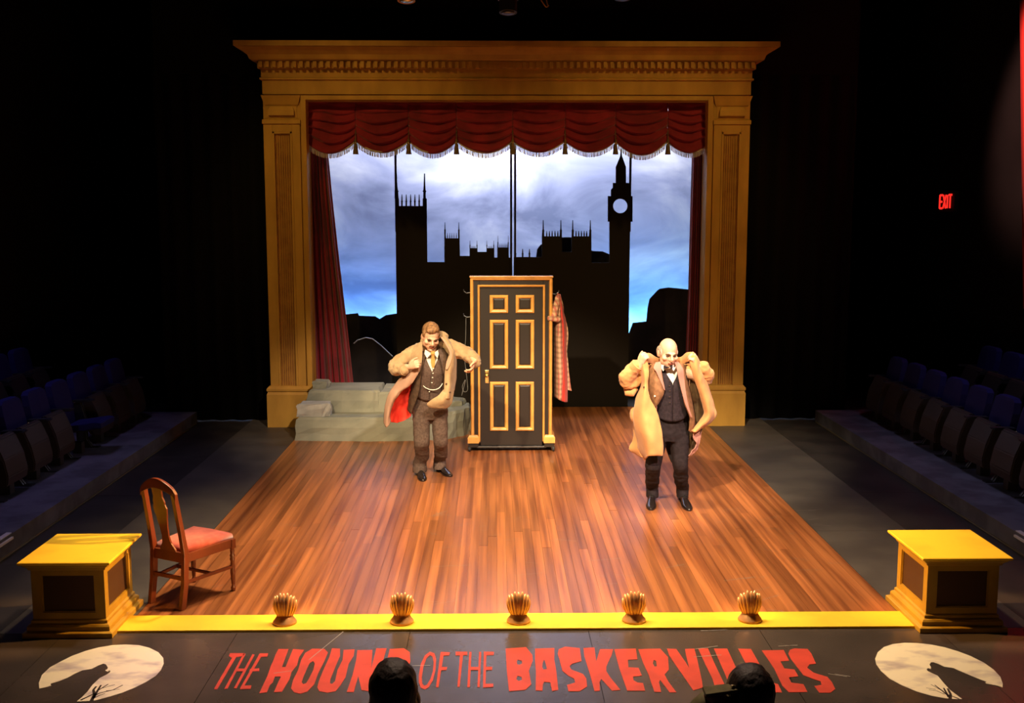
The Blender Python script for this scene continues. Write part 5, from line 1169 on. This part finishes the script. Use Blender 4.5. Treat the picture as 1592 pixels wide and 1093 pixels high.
    oc = obj('overcoat', remesh(sl, .011, 3, .014, 11), COATR, root, smooth=True)
    obj('coat_cuff', MB().tube([P(986, 572, -.095), P(991, 567, -.115)], [.064, .066], 20), COATR, oc)
    sr = MB().limb([P(1070, 576, .05), P(1084, 582, .03), P(1098, 590, .0), P(1100, 582, -.05), P(1093, 570, -.10)], [.065, .075, .068, .066, .058], 18)
    obj('sleeve', remesh(sr, .011, 3, .014, 11), COATR, oc, smooth=True)
    obj('coat_flap', remesh(MB().tube([P(972, 603, .05), P(975, 611, .0), P(983, 612, -.03), P(990, 604, .0)], [.022, .035, .036, .02], 12), .009, 2, .004), COATR, oc, smooth=True)
    col = [P(1001, 556, -.12), P(1009, 555, -.05), P(1022, 562, .04), P(1040, 560, .11), P(1058, 561, .04), P(1068, 554, -.05), P(1078, 553, -.12)]
    obj('coat_collar', sheet([[c+Vector((0, 0, .035)) for c in col], [c+Vector((0, -.02, .0)) for c in col], [c+Vector((0, .01, -.06)) for c in col]], 30, 8, .004), COATR, oc, smooth=True, thick=.02)
    obj('coat_front', sheet([[P(996, 556, -.14), P(1002, 553, -.18), P(1008, 560, -.16)], [P(997, 575, -.12), P(1003, 575, -.2), P(1009, 577, -.18)], [P(998, 596, -.10), P(1003, 596, -.2), P(1007, 596, -.19)], [P(990, 615, -.10), P(1000, 617, -.22), P(1009, 617, -.2)], [P(985, 633, -.10), P(1000, 638, -.24), P(1019, 636, -.2)], [P(983, 655, -.08), P(1003, 660, -.26), P(1025, 658, -.2)], [P(988, 680, -.05), P(1008, 684, -.28), P(1029, 682, -.2)], [P(994, 700, -.04), P(1012, 704, -.28), P(1030, 704, -.2)], [P(1003, 715, -.04), P(1010, 709, -.26), P(1029, 708, -.2)]], 16, 48, .018, 7), COATR, oc, smooth=True, thick=.014)
    obj('coat_bulge', remesh(MB().ball(P(987, 645, -.06), (.055, .06, .08)), .01, 2, .004), COATR, oc, smooth=True)
    obj('coat_side', sheet([[P(997, 600, .10), P(990, 620, .0)], [P(985, 650, .10), P(992, 655, -.02)], [P(984, 678, .10), P(996, 680, -.04)], [P(976, 697, .08), P(994, 698, -.05)], [P(984, 703, .08), P(998, 711, -.05)]], 10, 24, .02, 12), COATR, oc, smooth=True, thick=.012)
    for y in (602, 623): obj('coat_button', MB().ball(P(1001, y, -.225), (.010, .006, .010), nu=10, nv=6), BROWNJ, oc)
    obj('coat_back', sheet([[P(1010, 566, .15), P(1040, 566, .19), P(1070, 566, .15)], [P(1004, 600, .16), P(1040, 600, .22), P(1078, 600, .15)], [P(998, 650, .17), P(1040, 650, .24), P(1086, 650, .15)], [P(995, 690, .17), P(1012, 700, .22), P(1026, 700, .22)]], 16, 26, .014), COATR, oc, smooth=True, thick=.012)
    obj('lining', sheet([[P(1064, 566, .02), P(1070, 568, .04), P(1078, 570, -.06)], [P(1068, 590, .05), P(1078, 592, .07), P(1088, 592, -.06)], [P(1070, 620, .05), P(1084, 622, .08), P(1098, 618, -.05)], [P(1072, 650, .05), P(1084, 652, .08), P(1098, 648, -.04)], [P(1070, 675, .05), P(1078, 676, .07), P(1087, 672, -.02)], [P(1068, 700, .05), P(1073, 702, .06), P(1080, 698, .0)], [P(1068, 712, .05), P(1070, 711, .05), P(1072, 709, .02)]], 16, 40, .02, 10), DARKLIN, oc, smooth=True, thick=.008)
    obj('coat_facing', sheet([[P(1070, 556, -.15), P(1079, 552, -.17), P(1087, 562, -.12)], [P(1074, 574, -.15), P(1084, 572, -.19), P(1092, 577, -.10)], [P(1080, 592, -.13), P(1089, 592, -.18), P(1098, 593, -.08)], [P(1087, 612, -.11), P(1096, 612, -.17), P(1105, 613, -.06)], [P(1092, 630, -.09), P(1100, 631, -.15), P(1110, 631, -.04)], [P(1094, 643, -.08), P(1102, 645, -.14), P(1112.5, 645, -.03)], [P(1088, 654, -.08), P(1095, 658, -.14), P(1103, 658, -.04)], [P(1074, 670, -.08), P(1080, 672, -.12), P(1085, 668, -.05)]], 14, 44, .01, 9), COATR, oc, smooth=True, thick=.014)
    obj('coat_hem', sheet([[P(1077, 665, -.06), P(1092, 663, -.02)], [P(1077, 680, -.06), P(1088, 681, -.02)], [P(1082, 690, -.05), P(1087, 689, -.02)], [P(1078, 698, -.05), P(1083, 700, -.02)], [P(1069, 709, -.03), P(1074, 707, -.01)]], 8, 28, .012, 20), ROSEL, oc, smooth=True, thick=.012)
make_right_man()

# audience in the first row, seen from behind, on a low riser with seats
tag(obj('trim_3', MB().box(-4.5, 4.5, 2.0, 4.3, -.02, .19), CARPET), 'carpeted riser under the front audience row', kind='structure')
def viewer(xc, Yh, ztop, label, bob, jacket, shl=0):
    sw = .15 if shl else .17; el = (.27, .10, -.02) if shl else (.255, .02, -.28)
    root = empty('person', (xc, Yh-.1, .19), label, 'person')
    hc = Vector((xc, Yh, ztop-.135)); M = rotm(180, -14 if bob else 10)
    sk = MB(); build_head(sk, hc, M, 1.0)
    sk.limb([hc+Vector((0, -.03, -.24)), hc+Vector((0, 0, -.09))], [.055, .052])
    sy = Yh-.04; zs = ztop-.40
    sk.loft([oring(*k) for k in lerp_rings([(Vector((xc, sy, zs+.06)), .07, .06, 0), (Vector((xc, sy, zs)), .17, .10, 0), (Vector((xc, sy-.02, zs-.2)), .17, .11, 0), (Vector((xc, sy-.04, .72)), .15, .11, 0), (Vector((xc, sy-.02, .62)), .17, .14, 0)], 16)])
    for q in (-1, 1):
        up = shl if q < 0 else 0
        e3 = el if q < 0 else (.24, .02, -.28); wr_ = Vector((xc-.30, sy+.39, zs+.0)) if (shl and q < 0) else Vector((xc+q*.14, sy+.28, .80))
        sk.limb([Vector((xc+q*.14, sy, zs+up)), Vector((xc+q*e3[0], sy+e3[1], zs+e3[2])), wr_], [.052, .042, .03])
        build_hand(sk, wr_, (-q*.3, 1, -.2), (0, 0, -1), -q, 20)
        sk.limb([Vector((xc+q*.09, sy, .68)), Vector((xc+q*.11, sy+.42, .70)), Vector((xc+q*.11, sy+.40, .27))], [.08, .058, .04])
    body = obj('body', remesh(sk, .011, 2), SKIN, root, smooth=True)
    hb = MB(); b = lambda p, r: hb.ball(hc+M @ Vector(p), r, M, 20, 14)
    if bob:
        b((0, .02, .035), (.092, .112, .108)); b((0, .05, -.04), (.093, .085, .09)); b((.075, .0, -.06), (.022, .05, .07)); b((-.075, .0, -.06), (.022, .05, .07)); b((0, .055, -.10), (.080, .06, .05))
    else:
        b((0, .02, .035), (.091, .110, .102)); b((0, .06, -.02), (.080, .06, .07))
    obj('hair', remesh(hb, .009, 2, .004, 25), HAIRD, root, smooth=True)
    j = MB().loft([oring(*k) for k in lerp_rings([(Vector((xc, sy, zs+.10)), .075, .07, 0), (Vector((xc, sy, zs+.03)), .17, .105, 0), (Vector((xc, sy-.02, zs-.15)), .20, .13, 0), (Vector((xc, sy-.04, .74)), .175, .13, 0), (Vector((xc, sy-.02, .62)), .19, .16, 0)], 16)])
    for q in (-1, 1):
        up = shl if q < 0 else 0
        e3 = el if q < 0 else (.255, .02, -.28); wr_ = Vector((xc-.30, sy+.36, zs+.0)) if (shl and q < 0) else Vector((xc+q*.15, sy+.25, .80))
        j.limb([Vector((xc+q*.06, sy, zs+.03+up*.55)), Vector((xc+q*sw, sy, zs+up)), Vector((xc+q*e3[0], sy+e3[1], zs+e3[2])), wr_], [.06, .07, .062, .045])
    jk = obj('jacket', remesh(j, .012, 3, .006, 12), jacket, root, smooth=True)
    tr = MB()
    tr.loft([oring(*k) for k in lerp_rings([(Vector((xc, sy-.02, .70)), .185, .15, 0), (Vector((xc, sy-.0, .60)), .19, .17, 0)], 4)])
    for q in (-1, 1): tr.limb([Vector((xc+q*.09, sy, .67)), Vector((xc+q*.11, sy+.43, .69)), Vector((xc+q*.11, sy+.41, .29))], [.095, .078, .06])
    obj('trousers', remesh(tr, .014, 2), TROUR, root, smooth=True)
    for q in (-1, 1):
        sb = MB().loft([oring(*k) for k in lerp_rings([(Vector((xc+q*.11, sy+.44, .19)), .045, .12, 0), (Vector((xc+q*.11, sy+.43, .25)), .038, .10, 0), (Vector((xc+q*.11, sy+.40, .29)), .035, .05, 0)], 5)]); obj('shoe', sb, SHOE, root, smooth=True)
    return root, jk, zs, sy
# seat for each viewer: front row seats
p1 = pl(612, 1022, 3.85); p2 = pl(1167, 1033, 3.85)
viewer(p1.x, 3.85, p1.z, 'audience member with a dark brown bob seen from behind, hiding the middle of the lettering', True, OLIVED)
v2, jk2, zs2, sy2 = viewer(p2.x, 3.85, p2.z, 'audience member in an olive jacket seen from behind, head covering the right lettering', False, OLIVE, .27)
ep0 = Vector((p2.x-.185, sy2-.01, zs2+.322)); 
obj('epaulette', MB().loft([[ep0+Vector((0, -.035, -.015)), ep0+Vector((0, .035, -.015)), ep0+Vector((0, .035, .0)), ep0+Vector((0, -.035, .0))], [ep0+Vector((.12, -.03, .0)), ep0+Vector((.12, .03, .0)), ep0+Vector((.12, .03, .015)), ep0+Vector((.12, -.03, .015))]]), OLIVE, jk2, bevel=.004)
obj('epaulette_button', MB().ball(ep0+Vector((.105, -.01, .02)), (.009, .009, .005), nu=10, nv=6), BRASS, jk2)
for i, (xx, lb) in enumerate(((p1.x, 'blue theatre seat under the audience member with the dark bob'), (p2.x, 'blue theatre seat under the audience member in the olive jacket'))):
    o = copy_tree(seatD); o.location = (xx, 3.85-.04-.02, .19); o.rotation_euler.z = math.pi/2
    tag(o, lb, 'seat', 'front row audience seats')
